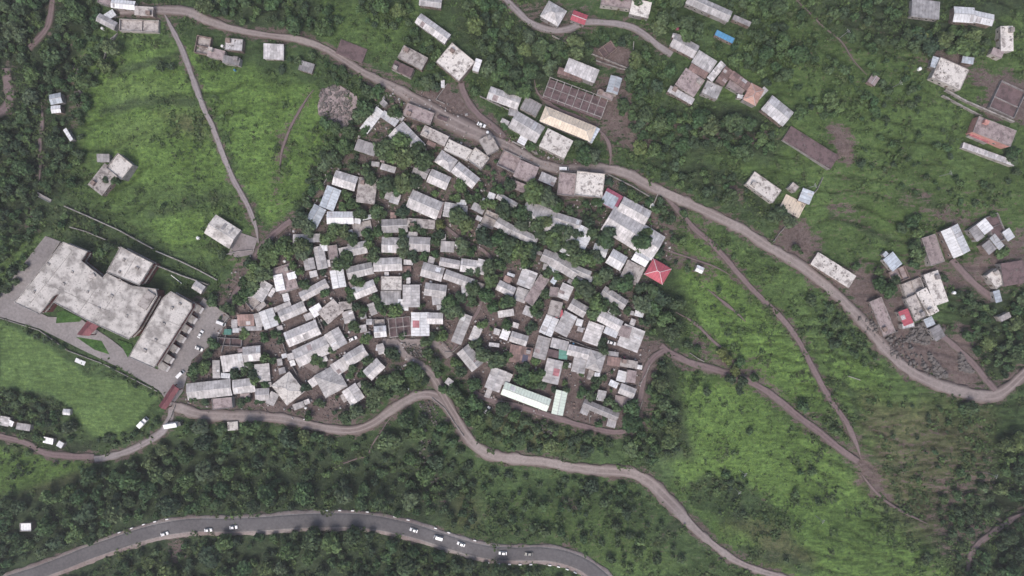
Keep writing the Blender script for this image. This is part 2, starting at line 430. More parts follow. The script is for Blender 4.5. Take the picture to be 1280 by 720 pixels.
C_ = {'G': (.098, .166, .048), 'g': (.076, .124, .044), 's': (.054, .088, .038), 'f': (.032, .046, .026), 'o': (.088, .100, .050),
      'v': (.090, .150, .056), 'm': (.056, .084, .042), 'l': (.062, .102, .042), 'k': (.042, .062, .034), 'y': (.10, .158, .052)}
PATCH = [ # colour, softness m, polygon
 ('f', 6, "-80 -80 110 -80 112 60 100 150 95 200 60 250 20 330 -80 400"),
 ('g', 5, "98 45 205 22 322 290 300 330 255 330 200 300 90 250 85 200"),
 ('G', 4, "120 70 220 60 265 170 290 230 250 255 190 240 130 250 150 180 100 190"),
 ('G', 4, "215 40 255 75 400 108 415 150 395 235 340 280 325 270 255 120"),
 ('y', 5, "130 105 210 95 235 125 150 130"), ('y', 5, "150 150 205 145 215 175 140 185"), ('G', 2, "182 275 250 262 255 300 215 310"),
 ('o', 6, "205 140 250 150 260 170 215 170"), ('g', 4, "150 235 300 225 310 262 190 262"),
 ('g', 5, "-60 290 60 290 0 400 -60 400"), ('m', 4, "45 250 100 255 180 320 140 330 60 290"),
 ('k', 5, "300 0 520 0 520 20 400 30 300 30"), ('g', 5, "400 0 520 5 500 60 480 85 440 60 400 40"),
 ('v', 1.2, "0 401 60 432 108 470 150 475 197 497 190 505 150 550 115 545 85 505 60 490 0 483"),
 ('g', 5, "95 478 190 495 150 540 100 530"),
 ('f', 5, "-60 480 60 500 85 545 120 555 110 575 -60 550"),
 ('G', 4, "-60 555 20 562 60 575 110 582 60 612 20 620 -60 620"), ('o', 3, "60 600 110 585 145 590 110 615 60 625 10 640 5 625"),
 ('s', 8, "440 550 900 590 1000 740 440 740"),
 ('k', 9, "-80 620 60 615 120 590 200 550 460 552 540 548 600 600 560 660 640 720 640 780 -80 780"),
 ('m', 7, "580 600 700 600 760 625 700 680 620 680"), ('o', 6, "575 620 620 610 600 670 560 660"), ('o', 6, "760 640 860 660 900 720 800 740"),
 ('s', 8, "760 120 1300 -60 1400 -60 1400 600 1100 500"),
 ('g', 10, "840 190 1000 -40 1320 -40 1320 340 1180 330 1040 330 960 290"), ('G', 7, "1010 130 1150 150 1200 240 1100 290 1040 200"), ('l', 6, "600 590 900 600 980 730 760 740 700 690 600 670"), ('g', 6, "640 620 760 640 860 720 780 720 690 680"),
 ('g', 8, "1000 60 1150 140 1280 180 1280 260 1180 290 1100 270 1050 250 1000 200"),
 ('g', 6, "850 270 1030 360 1180 500 1240 520 1240 580 1080 600 980 520 860 440 840 300"),
 ('G', 6, "870 300 935 350 1000 430 1040 510 1000 520 900 440 850 350"), ('G', 5, "1030 440 1090 440 1120 500 1100 540 1060 520"),
 ('G', 6, "835 455 900 470 960 500 1060 585 1110 640 1250 760 1010 760 920 690 860 630 830 570"),
 ('o', 9, "1080 500 1240 510 1245 600 1190 700 1110 640 1080 590"), ('m', 8, "1180 600 1260 620 1230 720 1180 700"),
 ('o', 6, "900 640 960 640 1010 700 960 705"), ('f', 6, "1235 560 1400 540 1400 800 1215 760 1245 640"),
 ('g', 6, "830 250 960 320 1040 380 1000 430 900 330"), ('l', 6, "1010 365 1060 400 1110 460 1060 440 1010 420"),
 ('k', 6, "1000 -50 1300 -50 1300 10 1200 60 1120 60 1000 20"),
 ('k', 6, "1195 370 1290 370 1290 460 1240 480 1220 460"),
 ('k', 5, "560 0 690 10 760 60 740 90 700 110 640 100 590 80"), ('k', 5, "770 130 990 140 970 200 860 200 780 180"),
 ('k', 5, "820 200 920 205 990 270 960 290 880 250"), ('k', 5, "810 360 860 380 850 420 870 570 800 590 780 540 820 440"),
 ('o', 4, "600 510 700 535 740 560 690 565 620 550"),
 ('s', 3, "860 600 930 600 980 640 900 650 860 630"),
]
BANDS = [('k', 2.2, "140 92 170 82 200 75 225 68"), ('k', 2.4, "130 138 165 130 200 125 240 128"), ('k', 2, "190 268 215 262 245 250 285 245"),
 ('k', 1.5, "1090 575 1105 582 1120 590 1135 578 1145 582"), ('k', 2, "1055 480 1065 495 1075 520"), ('k', 3, "880 600 920 610 925 650"),
 ('k', 1.6, "1040 270 1070 280 1110 300"), ('k', 2, "1130 235 1180 262"), ('k', 2.5, "820 680 850 650 855 640"), ('k', 3, "930 690 985 700 1010 715")]
DIRT = [ # value, softness, polygon
 (.95, 5, "240 440 300 330 370 285 440 300 560 325 640 330 700 345 790 380 815 440 800 530 700 520 610 510 580 470 560 440 500 425 460 500 420 530 230 505"), (.85, 3, "610 495 700 525 790 540 800 530 812 450 830 436 800 425 740 440 640 490"),
 (.32, 10, "1080 510 1240 515 1240 600 1200 690 1120 650 1060 580"), (.20, 10, "880 600 960 640 1000 700 930 700"), (.22, 10, "1000 150 1290 200 1290 330 1150 340 1000 300"), (.18, 10, "960 0 1280 0 1280 60 1150 130 1000 150"), (.2, 8, "560 600 860 620 900 720 600 700"),
 (.58, 5, "398 205 440 180 450 130 500 100 640 170 760 215 860 270 860 300 835 345 800 400 815 440 820 520 790 545 700 530 610 515 590 490 560 450 500 470 460 520 420 540 230 510 205 490 240 440 300 330 370 270"),
 (.95, 2, "512 120 560 100 625 155 640 185 600 170"),
 (.80, 3, "600 190 640 190 700 215 690 235 620 225"),
 (.9, 2, "742 64 765 55 795 62 790 90 745 78"), (.7, 3, "735 95 790 90 800 170 770 180 745 160"),
 (.95, 3, "975 272 1000 268 1032 300 1020 322 990 325 965 300"), (.75, 4, "1020 255 1060 255 1070 265 1030 262"),
 (.9, 5, "1050 350 1110 350 1140 400 1110 430 1080 400"), (.8, 5, "1100 430 1220 400 1230 480 1150 470"),
 (.85, 4, "1045 345 1095 340 1130 390 1175 430 1215 460 1225 490 1180 480 1130 455 1095 410 1065 380"),
 (.7, 4, "1095 330 1190 330 1290 280 1290 370 1190 360 1130 410"),
 (.8, 3, "1150 70 1215 60 1225 100 1180 95"), (.85, 3, "1235 95 1300 95 1300 160 1230 145"), (.6, 3, "1130 250 1180 255 1240 280 1190 290"),
 (.8, 2, "1040 155 1068 165 1060 205 1045 200"), (.55, 4, "640 0 740 0 740 25 690 45 650 20"), (.6, 4, "760 150 810 150 815 195 770 190"),
 (.6, 3, "840 150 960 165 950 180 840 170"), (.7, 3, "895 230 925 225 935 260 915 250"), (.5, 3, "1165 600 1215 585 1230 620 1180 640"), 
 (.75, 2.5, "1060 560 1080 560 1100 600 1130 640 1090 620 1070 590"), (.55, 5, "1165 650 1190 650 1195 700 1170 710"), (.5, 6, "1225 520 1245 560 1240 610 1225 600"),
 (.7, 2.5, "708 622 722 622 720 638 706 636"), (.6, 4, "205 655 235 665 235 700 210 710"), (.55, 5, "520 545 545 545 550 620 530 600"),
 (.7, 3, "525 500 545 498 550 530 520 530"), (.55, 4, "90 60 105 60 110 110 98 140"), (.5, 4, "78 80 95 100 98 180 85 170"),
 (.65, 1.5, "398 112 420 105 436 112 445 140 432 162 400 145"), (.75, 2, "400 165 425 175 430 200 405 190"), (.5, 3, "345 170 362 150 380 118 400 108 375 150 352 205 350 260 340 260"),
 (.8, 3, "275 380 300 350 320 310 350 285 370 275 345 310 320 340 290 390"), (.6, 4, "820 300 900 330 900 350 820 325"), (.55, 4, "590 440 625 430 630 500 600 510"),
 (.65, 4, "870 420 960 470 960 490 880 465"), (.45, 5, "955 465 1010 500 1040 540 990 520"), (.6, 5, "220 360 290 365 290 500 230 500"), (.5, 5, "1140 240 1160 235 1180 255 1240 262 1180 270"),
 (.55, 3, "1210 655 1280 640 1280 648 1230 680 1215 720 1205 720"), (.4, 4, "930 610 985 600 960 640"), (.5, 3, "20 280 40 260 45 280 10 310"),
]
xs = np.concatenate([-330-np.array([1100, 700, 430, 260, 150, 90, 55, 32, 18, 9, 4]), np.arange(-330, 330.1, 1.0), 330+np.array([4, 9, 18, 32, 55, 90, 150, 260, 430, 700, 1100])])
ys = np.concatenate([-215-np.array([1100, 700, 430, 260, 150, 90, 55, 32, 18, 9, 4]), np.arange(-215, 215.1, 1.0), 215+np.array([4, 9, 18, 32, 55, 90, 150, 260, 430, 700, 1100])])
GX, GY = np.meshgrid(xs, ys); 
NZ = fbm(GX, GY, 14, 4)-.5; NZ2 = fbm(GX+500, GY, 4, 3)-.5
colr = np.empty(GX.shape+(3,)); colr[:] = C_['s']
for c, soft, s in PATCH:
    P = poly_w(PP(s)); d = sdist(P, GX, GY)+NZ*soft*2.2+NZ2*soft*.9
    w = np.clip(d/soft*.5+.5, 0, 1); w = w*w*(3-2*w); colr = colr*(1-w[..., None])+np.array(C_[c])*w[..., None]
for c, wd, s in BANDS:
    P = poly_w(PP(s)); d = wd-ldist(P, GX, GY)+NZ2*3
    w = np.clip(d/1.5*.5+.5, 0, 1)*.8; colr = colr*(1-w[..., None])+np.array(C_[c])*w[..., None]
# meadow mottling: tufts and bare spots
mot = fbm(GX, GY, 22, 5); colr *= ((0.70+.6*mot)*(.80+.40*fbm(GX+70, GY-33, 5, 3)))[..., None]
def terr(sp, wv, ax):
    q = (GY*ax[1]+GX*ax[0]+wv*fbm(GX+13, GY+7, 55, 4))/sp; f = q-np.floor(q)
    return np.clip((f-.70)/.12, 0, 1)*np.clip((1-f)/.18, 0, 1)
mz = np.clip((fbm(GX-200, GY+90, 30, 3)-.40)*5, 0, 1)
hz_ = np.clip((GX-75)/40, 0, 1)
lf_ = np.clip((-95-GX)/15, 0, 1)*np.clip((GY-10)/15, 0, 1)
TR = np.maximum(terr(7.5, 30, (.22, 1))*hz_*mz, terr(4.2, 22, (-.1, 1))*np.clip((GX-150)/40, 0, 1)*np.clip((-20-GY)/30, 0, 1)*.8)
TR = np.maximum(TR, terr(16, 34, (-.28, 1))*lf_*.75*mz)
colr *= (1-.55*TR)[..., None]
dirt = np.full(GX.shape, -.08)+(fbm(GX-90, GY+40, 40, 4)-.5)*.5
for v, soft, s in DIRT:
    P = poly_w(PP(s)); soft *= 1.4; d = sdist(P, GX, GY)+NZ*soft*1.8+NZ2*soft*1.5
    w = np.clip(d/soft*.5+.5, 0, 1); dirt = dirt*(1-w)+np.maximum(dirt, v)*w
dirt = dirt+.10*TR*hz_
for C, nm in ROADC:
    d = ldist(C[::3], GX, GY); wd = C[:, 2].mean()/2
    k = {'foot_path': .35, 'highway': .6}.get(nm, .55)
    w = np.clip(1-(d-wd-.3+NZ2*6+NZ*3)/3.0, 0, 1); dirt = np.maximum(dirt, dirt*(1-w)+k*w)
lawn = sdist(poly_w(PP("0 401 60 432 108 470 150 475 197 497 190 505 150 550 115 545 85 505 60 490 0 483")), GX, GY); dirt = np.where(lawn > 0, -.9, dirt); _lw = np.clip(lawn/1.5, 0, 1)[..., None]; colr = colr*(1-_lw)+_lw*(np.array((.092, .150, .054))*(.9+.2*fbm(GX, GY, 30, 2))[..., None])
rel = -2.2*TR-0.9*fbm(GX, GY, 9, 4)-.3*fbm(GX+20, GY*2.2, 3, 3)
near = np.full(GX.shape, 1e9)
GZ = hs(GX, GY)+.0
GZ = GZ+np.where(lawn > -2, -.02, rel*.55)
gm = npmesh('ground', np.column_stack([GX.ravel(), GY.ravel(), GZ.ravel()]),
     (lambda nx, ny: (lambda i: np.stack([i, i+1, i+1+nx, i+nx], 1))((np.arange(ny-1)[:, None]*nx+np.arange(nx-1)[None]).ravel()))(len(xs), len(ys)), M_ground, True)
ca = gm.attributes.new('Col', 'FLOAT_COLOR', 'POINT'); ca.data.foreach_set('color', np.column_stack([colr.reshape(-1, 3), np.ones(GX.size)]).astype(np.float32).ravel())
da = gm.attributes.new('dirt', 'FLOAT', 'POINT'); da.data.foreach_set('value', dirt.astype(np.float32).ravel())
tag(link('ground', gm), kind='structure')
def ground_z(x, y):
    i = int(round(x+330))+11; j = int(round(y+215))+11
    i = min(max(i, 0), len(xs)-1); j = min(max(j, 0), len(ys)-1); return float(GZ[j, i])

def slab(name, mat, px, z, thick=.5, kind='structure'):
    """a paved or earth sheet draped on the slope (triangulated grid cut to the outline)"""
    P = [W(x, y)[:2] for x, y in PP(px)]
    bm = bmesh.new(); vs = [bm.verts.new((x, y, 0)) for x, y in P]; f = bm.faces.new(vs)
    if f.normal.z < 0: f.normal_flip()
    mnx = min(p[0] for p in P); mxx = max(p[0] for p in P); mny = min(p[1] for p in P); mxy = max(p[1] for p in P)
    for ax, lo, hi in ((0, mnx, mxx), (1, mny, mxy)):
        q = lo+3
        while q < hi:
            no = (1, 0, 0) if ax == 0 else (0, 1, 0); co = (q, 0, 0) if ax == 0 else (0, q, 0)
            bmesh.ops.bisect_plane(bm, geom=bm.verts[:]+bm.edges[:]+bm.faces[:], plane_co=co, plane_no=no); q += 3
    for v in bm.verts: v.co.z = float(hs(v.co.x, v.co.y))+z
    bd = [e for e in bm.edges if e.is_boundary]
    r = bmesh.ops.extrude_edge_only(bm, edges=bd)
    for v in r['geom']:
        if isinstance(v, bmesh.types.BMVert): v.co.z -= thick+z
    bmesh.ops.recalc_face_normals(bm, faces=bm.faces[:])
    me = bpy.data.meshes.new(name); bm.to_mesh(me); bm.free(); me.materials.append(mat)
    me.uv_layers.new(name='UVMap'); me.uv_layers[0].data.foreach_set('uv', [.5]*(2*len(me.loops)))
    o = link(name, me); tag(o, kind=kind); return o
slab('pavement', M_paving, "57 295 76 302 78 312 24 378 60 396 100 398 140 425 165 445 197 462 215 440 245 385 255 372 288 395 270 425 240 450 228 490 214 508 199 488 150 460 100 436 50 411 0 396 -20 388 0 368", .10)
slab('pavement', M_greyroad, "298 290 322 298 316 318 296 322 285 318", .09)
slab('courtyard', M_dirtroad, "385 425 398 420 422 465 440 470 430 480 400 470 376 455", .06)
for px in ("72 391 80 388 103 398 100 402 70 404", "95 421 127 426 137 443 118 437", "147 424 165 430 166 440 160 447"):
    o = slab('lawn', M_ground, px, .16, .2); me = o.data
    a = me.attributes.new('Col', 'FLOAT_COLOR', 'POINT'); a.data.foreach_set('color', [.05, .11, .03, 1]*len(me.vertices))
    a = me.attributes.new('dirt', 'FLOAT', 'POINT'); a.data.foreach_set('value', [-.6]*len(me.vertices))
# ------------------------------------------------------------------ buildings
# T x0 y0 scale : tile of the photograph; then  A  B  C corners of the roof (B-C is the second edge), type, colour, extras
HOUSES = """
T 0 0 4
560 -5 675 5 655 48 g w lab=bright_white_gable_roof_by_the_road_junction_at_the_top_left
520 75 560 45 590 65 s w
498 66 586 112 566 150 g m
495 -14 562 5 550 30 f p
675 30 765 35 760 80 f c
600 95 790 100 785 160 o c lab=roofless_rectangular_foundation_walls_below_the_top_left_road_junction
985 175 1055 188 1030 272 o c
1130 190 1215 198 1198 255 f l
1118 275 1200 290 1185 325 f d
1045 235 1125 255 1112 300 f p
245 475 300 462 312 512 g b
255 530 300 525 325 560 g w
315 650 330 640 345 710 s w
T 320 0 4
40 218 138 222 132 298 s l
225 300 292 320 275 368 s d
425 195 555 245 525 315 f k lab=dark_ruined_slab_beside_the_red_bend_of_the_hill_road h=.7
820 -20 930 -5 915 40 g m
825 65 975 175 935 215 g l
980 212 1095 310 1015 408 f W lab=big_square_white_stained_flat_roof_between_trees_at_the_top n=bigwhite h=4
740 225 860 290 825 350 f c
695 300 790 345 765 385 f k
1100 290 1130 300 1115 362 f w
925 400 942 400 930 438 s w h=1.8
T 370 110 6.6667
695 125 725 90 765 125 f m
535 340 670 150 735 190 s w lab=long_patchy_white_sheet_roof_of_the_L-shaped_house_around_a_brown_yard n=patchy
735 185 860 270 825 325 s w
770 400 890 275 1115 435 g l
515 420 680 475 645 570 s m
632 612 695 618 690 655 s l
715 625 835 660 800 705 s l
T 480 130 6.6667
195 -10 420 75 340 160 f p
450 90 530 120 515 145 f k h=2
340 175 540 270 480 340 f c h=3.4
540 290 740 385 680 470 f W h=3.6
760 360 880 450 810 550 f W h=3.2 par=1
790 300 890 245 1000 350 f c h=4
1000 380 1270 510 1220 640 o p
1060 640 1180 690 1160 740 s p
482 382 615 470 540 560 h l lab=light_grey_tin_roof_with_crossed_hip_ridges_beside_the_concrete_buildings
625 480 800 620 730 705 g l
400 540 560 610 505 715 g l
270 490 385 545 335 625 g d
T 562 110 6.6667
345 -15 600 80 530 170 g l
640 70 770 140 720 240 f m
500 165 570 180 540 235 s l
565 190 795 325 715 460 g l lab=broad_light_grey_tin_roof_south_west_of_the_long_cream_roof
600 378 660 410 620 480 s w h=2.4
800 150 1225 320 1165 444 h y lab=long_cream_yellow_hipped_tin_roof_above_the_hill_road n=cream h=4
1222 322 1254 340 1197 470 s b h=3.4
820 335 1030 440 970 595 f W lab=pale_blotchy_flat_concrete_roof_beside_the_long_cream_roof h=5.5
440 250 500 280 480 310 s l
T 640 0 4
185 0 275 52 230 135 h l lab=light_grey_hipped_house_beside_the_small_crimson_roof_at_the_top h=4
310 50 380 75 345 120 g r lab=small_crimson_gable_roof_near_the_top_edge n=redtop
450 -20 600 0 585 45 f p
605 -10 700 10 680 90 f W
890 -35 1105 55 1075 105 g l lab=long_pale_tin_roofed_house_at_the_top_edge_above_the_blue_roof h=4
1110 75 1198 110 1185 130 s d
1025 150 1115 190 1100 215 s B lab=narrow_bright_blue_tin_roof_among_the_trees n=blue
285 290 438 348 412 415 s l lab=pale_tin_sheet_roof_over_the_back_of_the_unfinished_frame_building h=6
235 335 358 368 345 400 s u h=5.4
190 385 485 490 455 590 F c lab=unfinished_open_concrete_column_and_beam_frame_building n=frame h=5
495 375 552 390 510 470 g b lab=small_bluish_gable_roof_at_the_corner_of_the_unfinished_frame_building h=4
430 450 510 475 490 500 f p
430 250 495 200 540 230 o k
805 165 850 175 842 196 g l
820 168 940 228 893 285 g m
T 800 60 6.6667
490 20 645 110 575 205 s l
430 130 575 205 545 255 s u
385 165 545 265 460 415 f p
255 315 460 420 435 472 f l
675 105 720 140 600 285 s l
560 270 690 325 620 425 f l
715 150 785 195 695 318 s u lab=maroon_tin_roof_joined_to_the_orange_hipped_roof h=4
780 190 945 300 900 360 s u h=4
750 265 880 340 850 392 s p h=3.2
930 290 1040 345 950 480 h O lab=orange_terracotta_hipped_tin_roof_at_the_end_of_the_maroon_wing n=orange h=4
1038 318 1072 350 990 500 s l
815 385 860 392 850 420 s w
1105 392 1285 535 1195 665 g L lab=striped_white_and_grey_tin_roof_above_the_brown_earth_terrace
T 0 0 1
990 157 1048 195 1036 212 f k lab=flat_brown_earth_topped_terrace_building_below_the_striped_roof n=terrace h=2 par=0
944 214 977 238 962 252 f W
T 960 0 4
725 -10 862 8 838 98 s l
930 32 1030 40 1020 115 g w lab=left_one_of_the_twin_bright_white_barns_at_the_top_right n=barn
1035 52 1130 75 1120 132 g w lab=right_one_of_the_twin_bright_white_barns_at_the_top_right
1165 130 1225 130 1200 255 f W
1130 235 1180 260 1150 285 f p
975 280 1030 290 1015 320 s b
865 285 1002 350 940 445 f W
825 280 862 290 838 340 s b
525 368 560 392 530 432 g p lab=tiny_lone_hut_on_the_open_green_hillside_at_the_upper_right n=hut h=2
1175 400 1290 460 1240 600 o k
1062 578 1240 655 1205 735 f p wall=pink h=5 lab=flat_roofed_house_with_pink_walls_near_the_right_edge n=pink
1020 650 1110 690 1090 715 s P h=2.2
T 960 180 4
985 -10 1235 85 1218 110 s l h=2.2
125 190 155 215 135 245 f c
180 218 232 240 188 298 s b
95 250 190 300 140 365 f y h=1.2
255 540 440 660 400 720 f W lab=pale_flat_roofed_building_right_beside_the_road_above_the_dark_earth_cutting
T 1088 250 6.6667
195 430 268 530 175 592 s b
100 455 130 425 150 450 s b
150 605 290 545 350 640 o p
430 320 550 280 680 490 f p
590 262 742 195 880 400 g w lab=large_bright_two-pitched_tin_roof_on_the_right_hand_hamlet n=bigbright h=4.5
885 205 960 150 1012 245 s w
820 250 890 205 960 300 f m
990 320 1045 280 1125 375 s w
925 380 995 330 1050 410 f m
1095 270 1165 230 1220 300 s w
960 150 1075 105 1190 300 o k
960 630 1050 570 1120 690 f W
1085 530 1290 500 1300 690 f k lab=large_brown_flat_roof_cut_by_the_right_edge
T 1070 330 6.6667
570 90 690 50 830 290 f W
505 240 590 195 705 385 f W
380 170 540 110 600 220 o c
410 290 500 250 600 430 f c
355 400 430 370 485 485 s r lab=small_scarlet_sheet_roof_beside_the_rubble_slope_on_the_right n=scarlet h=3.6
380 500 480 480 490 522 f w
115 315 215 275 375 545 f p lab=rubble_strewn_flat_roof_beside_the_small_scarlet_roof
565 465 630 435 680 490 s b
610 545 700 500 770 590 s d
1140 230 1200 215 1220 310 s b
1190 440 1280 400 1280 450 s m
T 640 180 4
40 78 135 118 90 195 f p
-5 175 75 205 60 240 s p
150 138 225 170 205 212 s l
238 140 325 150 305 262 f p h=4.5 par=1
325 135 465 150 430 268 f W h=5.5 par=1 lab=blotchy_pale_flat_concrete_block_beside_the_magenta_edged_roof n=blotchy
80 275 295 375 235 495 g m
315 390 410 440 330 585 g w
515 310 768 465 700 585 g l lab=long_weathered_grey_roof_end_building_beside_the_trail_fork n=longend
215 540 345 620 300 675 g m
708 572 798 625 745 700 h r lab=crimson_pyramid_hip_roof_with_pale_ridges_at_the_village_edge n=crimson h=3.5
928 605 962 620 948 648 g w lab=tiny_white_hut_on_the_grass_beside_the_red_trail n=trailhut
95 328 180 358 165 385 g d
225 342 350 382 320 435 g m
T 740 218 6.6667
130 110 262 182 192 305 s M lab=grey_tin_roof_edged_in_magenta_below_the_hill_road n=magenta patch=b
268 185 500 308 430 418 g l
T 640 290 6.6667
692 92 805 130 765 215 g w
845 140 965 210 890 320 g w
1050 130 1165 195 1085 280 g w
965 232 1110 300 1030 443 s c
275 140 425 205 375 300 g m
310 270 400 290 350 335 s w
430 235 665 330 640 400 g l
555 75 605 90 580 150 s d
640 370 705 375 690 420 s l
780 450 970 575 915 645 g m lab=lone_narrow_grey_tin_roof_among_trees_below_the_crimson_pyramid_roof
1050 645 1105 665 1080 710 s w
T 562 218 6.6667
410 355 540 430 505 512 g l
540 430 745 520 715 598 g l
205 230 300 280 260 330 s l
310 295 410 340 350 455 o c
410 150 570 240 540 285 g l
330 145 385 165 330 205 s w
60 255 150 262 145 310 s l
680 290 820 345 800 375 g d
T 320 180 4
945 290 1005 300 985 370 g l
355 205 425 232 370 330 g b
290 298 350 330 275 412 g b lab=pale_roof_with_a_blue_edge_on_the_north_west_rim_of_the_village n=blueedge
355 338 487 338 487 400 g w
515 165 607 178 572 300 f c
680 240 725 255 705 303 g l
492 370 525 375 520 400 s w
480 400 570 380 620 440 f c h=1.2
628 378 755 372 755 440 g m
785 228 935 292 890 375 g l
895 280 940 290 915 370 s p
760 370 895 380 890 425 f c
185 452 320 448 318 490 s l
630 465 718 468 712 545 g l
768 462 872 468 868 540 g m
925 485 992 488 990 542 s m
400 130 512 165 485 235 g l
T 604 326 6.6667
330 58 455 105 385 235 g l
290 215 380 245 320 345 s l
478 110 552 158 432 390 f p lab=long_pinkish_flat_roof_in_the_middle_of_the_village n=longpink
665 180 755 220 695 333 s l
585 135 620 160 600 205 s b
560 215 630 225 600 300 f p
565 325 665 350 620 470 f c
600 415 660 410 640 470 s r lab=tiny_red_and_white_lean-to_roof_in_the_middle_of_the_village n=tinyred
752 312 882 388 838 480 g m
530 445 632 490 565 635 g w
680 415 785 470 700 640 g l
785 480 835 495 815 550 s w
885 500 1010 545 940 708 s l
985 410 1170 505 1125 590 g l
1025 545 1130 592 1105 645 s w lab=narrow_white_porch_roof_on_the_front_of_a_broad_grey_roof
140 160 278 228 235 305 g l
205 95 265 115 250 135 s w
355 370 437 405 408 475 s l
120 420 250 400 235 460 s l
250 510 300 525 290 565 s m
165 565 228 590 205 668 s w
95 560 145 575 125 620 s l
240 585 380 630 350 712 g l
50 680 135 690 130 720 s l
-40 -20 52 5 15 122 g l
T 596 380 6.6667
515 260 620 290 560 465 g m
630 280 770 315 740 390 s l
690 340 760 345 735 460 s t lab=teal_tinted_strip_roof_in_the_lower_village n=teal
600 375 690 395 670 450 s k
770 335 945 380 920 465 g l
815 430 925 455 885 580 g l
950 380 1080 420 1038 572 h l
590 450 722 482 665 670 g m patch=r lab=grey_roof_with_a_square_red_patch_above_the_pale_green_roofs n=redpatch
285 335 470 370 415 505 f u lab=rust_brown_flat_roof_with_a_dark_blue_tarpaulin_patch patch=T n=tarp
130 520 252 567 195 740 g l
255 570 300 590 240 680 s l
T 604 434 6.6667
185 290 568 435 532 537 g n lab=long_pale_green_tin_roof_along_the_lower_edge_of_the_village n=green h=4
610 355 705 375 670 570 g n lab=short_upright_pale_green_roof_right_of_the_long_pale_green_one h=3.6
850 430 1140 552 1112 620 g d lab=long_dull_grey_roof_at_the_bottom_right_corner_of_the_village
1045 590 1115 610 1090 672 s m
960 355 1030 370 1000 450 s l
1155 300 1280 350 1245 430 g l
1065 270 1130 300 1100 340 s w
1130 190 1205 210 1178 295 s w
1205 190 1280 200 1270 300 f p
1040 75 1150 90 1120 160 f u
1150 95 1290 120 1270 180 f c
930 210 975 215 965 245 s w
1105 400 1235 425 1200 515 f p h=1
T 640 360 4
565 178 668 218 628 325 s l
545 185 600 200 575 250 f p
620 105 655 115 640 145 s w
T 412 326 6.6667
0 85 110 65 152 212 g w lab=bright_white_gable_roof_facing_you_in_the_western_half_of_the_village n=whitewest
135 58 348 8 366 108 g l
185 226 360 155 385 258 g l
365 -20 600 -30 612 80 g l
430 130 600 130 590 245 f W lab=white_stained_flat_concrete_roof_near_the_village_centre n=whiteflat
425 252 590 250 590 365 s l
610 200 750 200 745 385 g l
570 320 655 320 650 415 s w
620 -10 695 -5 690 35 s l
640 140 672 140 665 190 s l
785 10 960 60 930 175 g l
925 -30 1090 0 1080 70 g m
1100 -20 1286 5 1262 112 g l
975 70 1235 165 1205 245 g l
1095 210 1200 200 1180 290 s l
800 180 978 205 960 310 g l
850 292 950 280 935 360 s l
680 430 830 430 830 625 g w patch=r lab=white_tin_roof_with_a_dusky_pink_rectangle_above_the_village_road n=pinkrect
815 432 945 435 940 528 g l
368 548 468 540 476 632 g w
362 490 455 488 460 545 o c
485 482 668 462 670 622 F p h=2.6 lab=low_roofless_grid_of_brick_room_walls_beside_the_pink_rectangle_roof n=grid
1105 432 1188 465 1070 690 g l
1205 540 1275 570 1230 682 s l
75 345 180 335 190 400 f c
100 430 190 405 205 505 s m
312 365 365 345 398 440 s m
250 440 300 430 300 480 s m
245 540 300 530 300 590 s m
T 300 300 6.6667
525 162 610 145 632 238 g m
608 62 690 45 735 232 g l
665 35 725 30 725 90 s w
700 170 748 165 757 222 s l
728 50 805 40 825 155 f p
820 70 895 55 905 120 s m
895 35 1045 5 1058 108 g l
575 265 635 250 650 300 f l
258 245 415 190 485 400 f p h=2.2 lab=square_brown_courtyard_house_on_the_western_rim_with_two_pale_lean-tos n=courtyard
275 295 345 280 400 410 s w h=3.6
390 280 455 262 475 315 s w h=3.6
185 330 268 380 170 510 s l
45 520 110 460 150 540 o c
280 565 410 508 428 545 s l
315 598 518 507 562 590 g l
530 625 590 600 610 650 s m
490 440 705 322 745 395 g m
575 575 655 525 700 598 s w
650 600 775 490 830 620 f c
T 220 326 6.6667
510 450 645 445 650 540 s u lab=rust_and_cream_striped_tin_roof_beside_the_school_yard n=rust
460 490 510 490 510 555 s m
645 445 705 430 720 545 s l
530 548 710 546 712 580 s m
690 430 800 390 845 540 g w lab=bright_white_tin_roof_next_to_the_rust_striped_roof n=whiterust
900 600 1155 492 1212 608 g l lab=large_rectangular_light_grey_roof_in_the_western_quarter
165 165 245 215 215 280 g l lab=small_grey_shed_inside_the_school_fence_beside_the_retaining_wall
345 640 545 650 550 715 o k
400 570 460 570 455 615 s t
T 320 360 4
342 235 410 195 467 270 g l
182 312 342 238 372 325 g l
372 385 435 345 462 405 s l
435 337 530 281 567 335 g l
535 415 602 350 640 403 g l
290 440 395 382 468 485 h l lab=large_round_cornered_grey_roof_in_the_south_west_quarter
430 518 495 475 540 548 g l
165 418 243 518 165 598 h W lab=whitewashed_hip_roof_with_dark_bare_patches_above_the_lower_road n=hippatch
1062 280 1138 372 1082 422 g l
600 285 635 275 645 325 s m
-70 -10 0 -18 2 45 s m
T 220 434 6.6667
795 365 858 398 828 502 s m
370 75 550 50 570 185 s l
375 215 450 220 440 260 s w
300 110 362 108 345 258 s m
85 305 452 265 462 402 g l lab=long_light_grey_roof_beside_the_red_school_gate n=longgate
468 275 650 255 662 372 g l
300 430 465 415 470 505 f p
660 345 775 340 740 445 g m
655 145 770 135 790 280 s l
555 0 700 -15 710 110 g l
850 180 900 165 920 210 s m
840 100 880 95 885 150 s l
920 60 970 45 985 95 f l
970 480 1055 450 1060 500 s m
1100 280 1190 220 1215 285 s l
425 625 510 620 505 690 f W h=1.6 lab=small_pale_square_roof_between_the_lower_road_and_the_dark_wood
T 412 434 6.6667
990 252 1035 285 1000 325 s l lab=tiny_square_shed_between_the_two_branches_of_the_village_road n=tinyshed
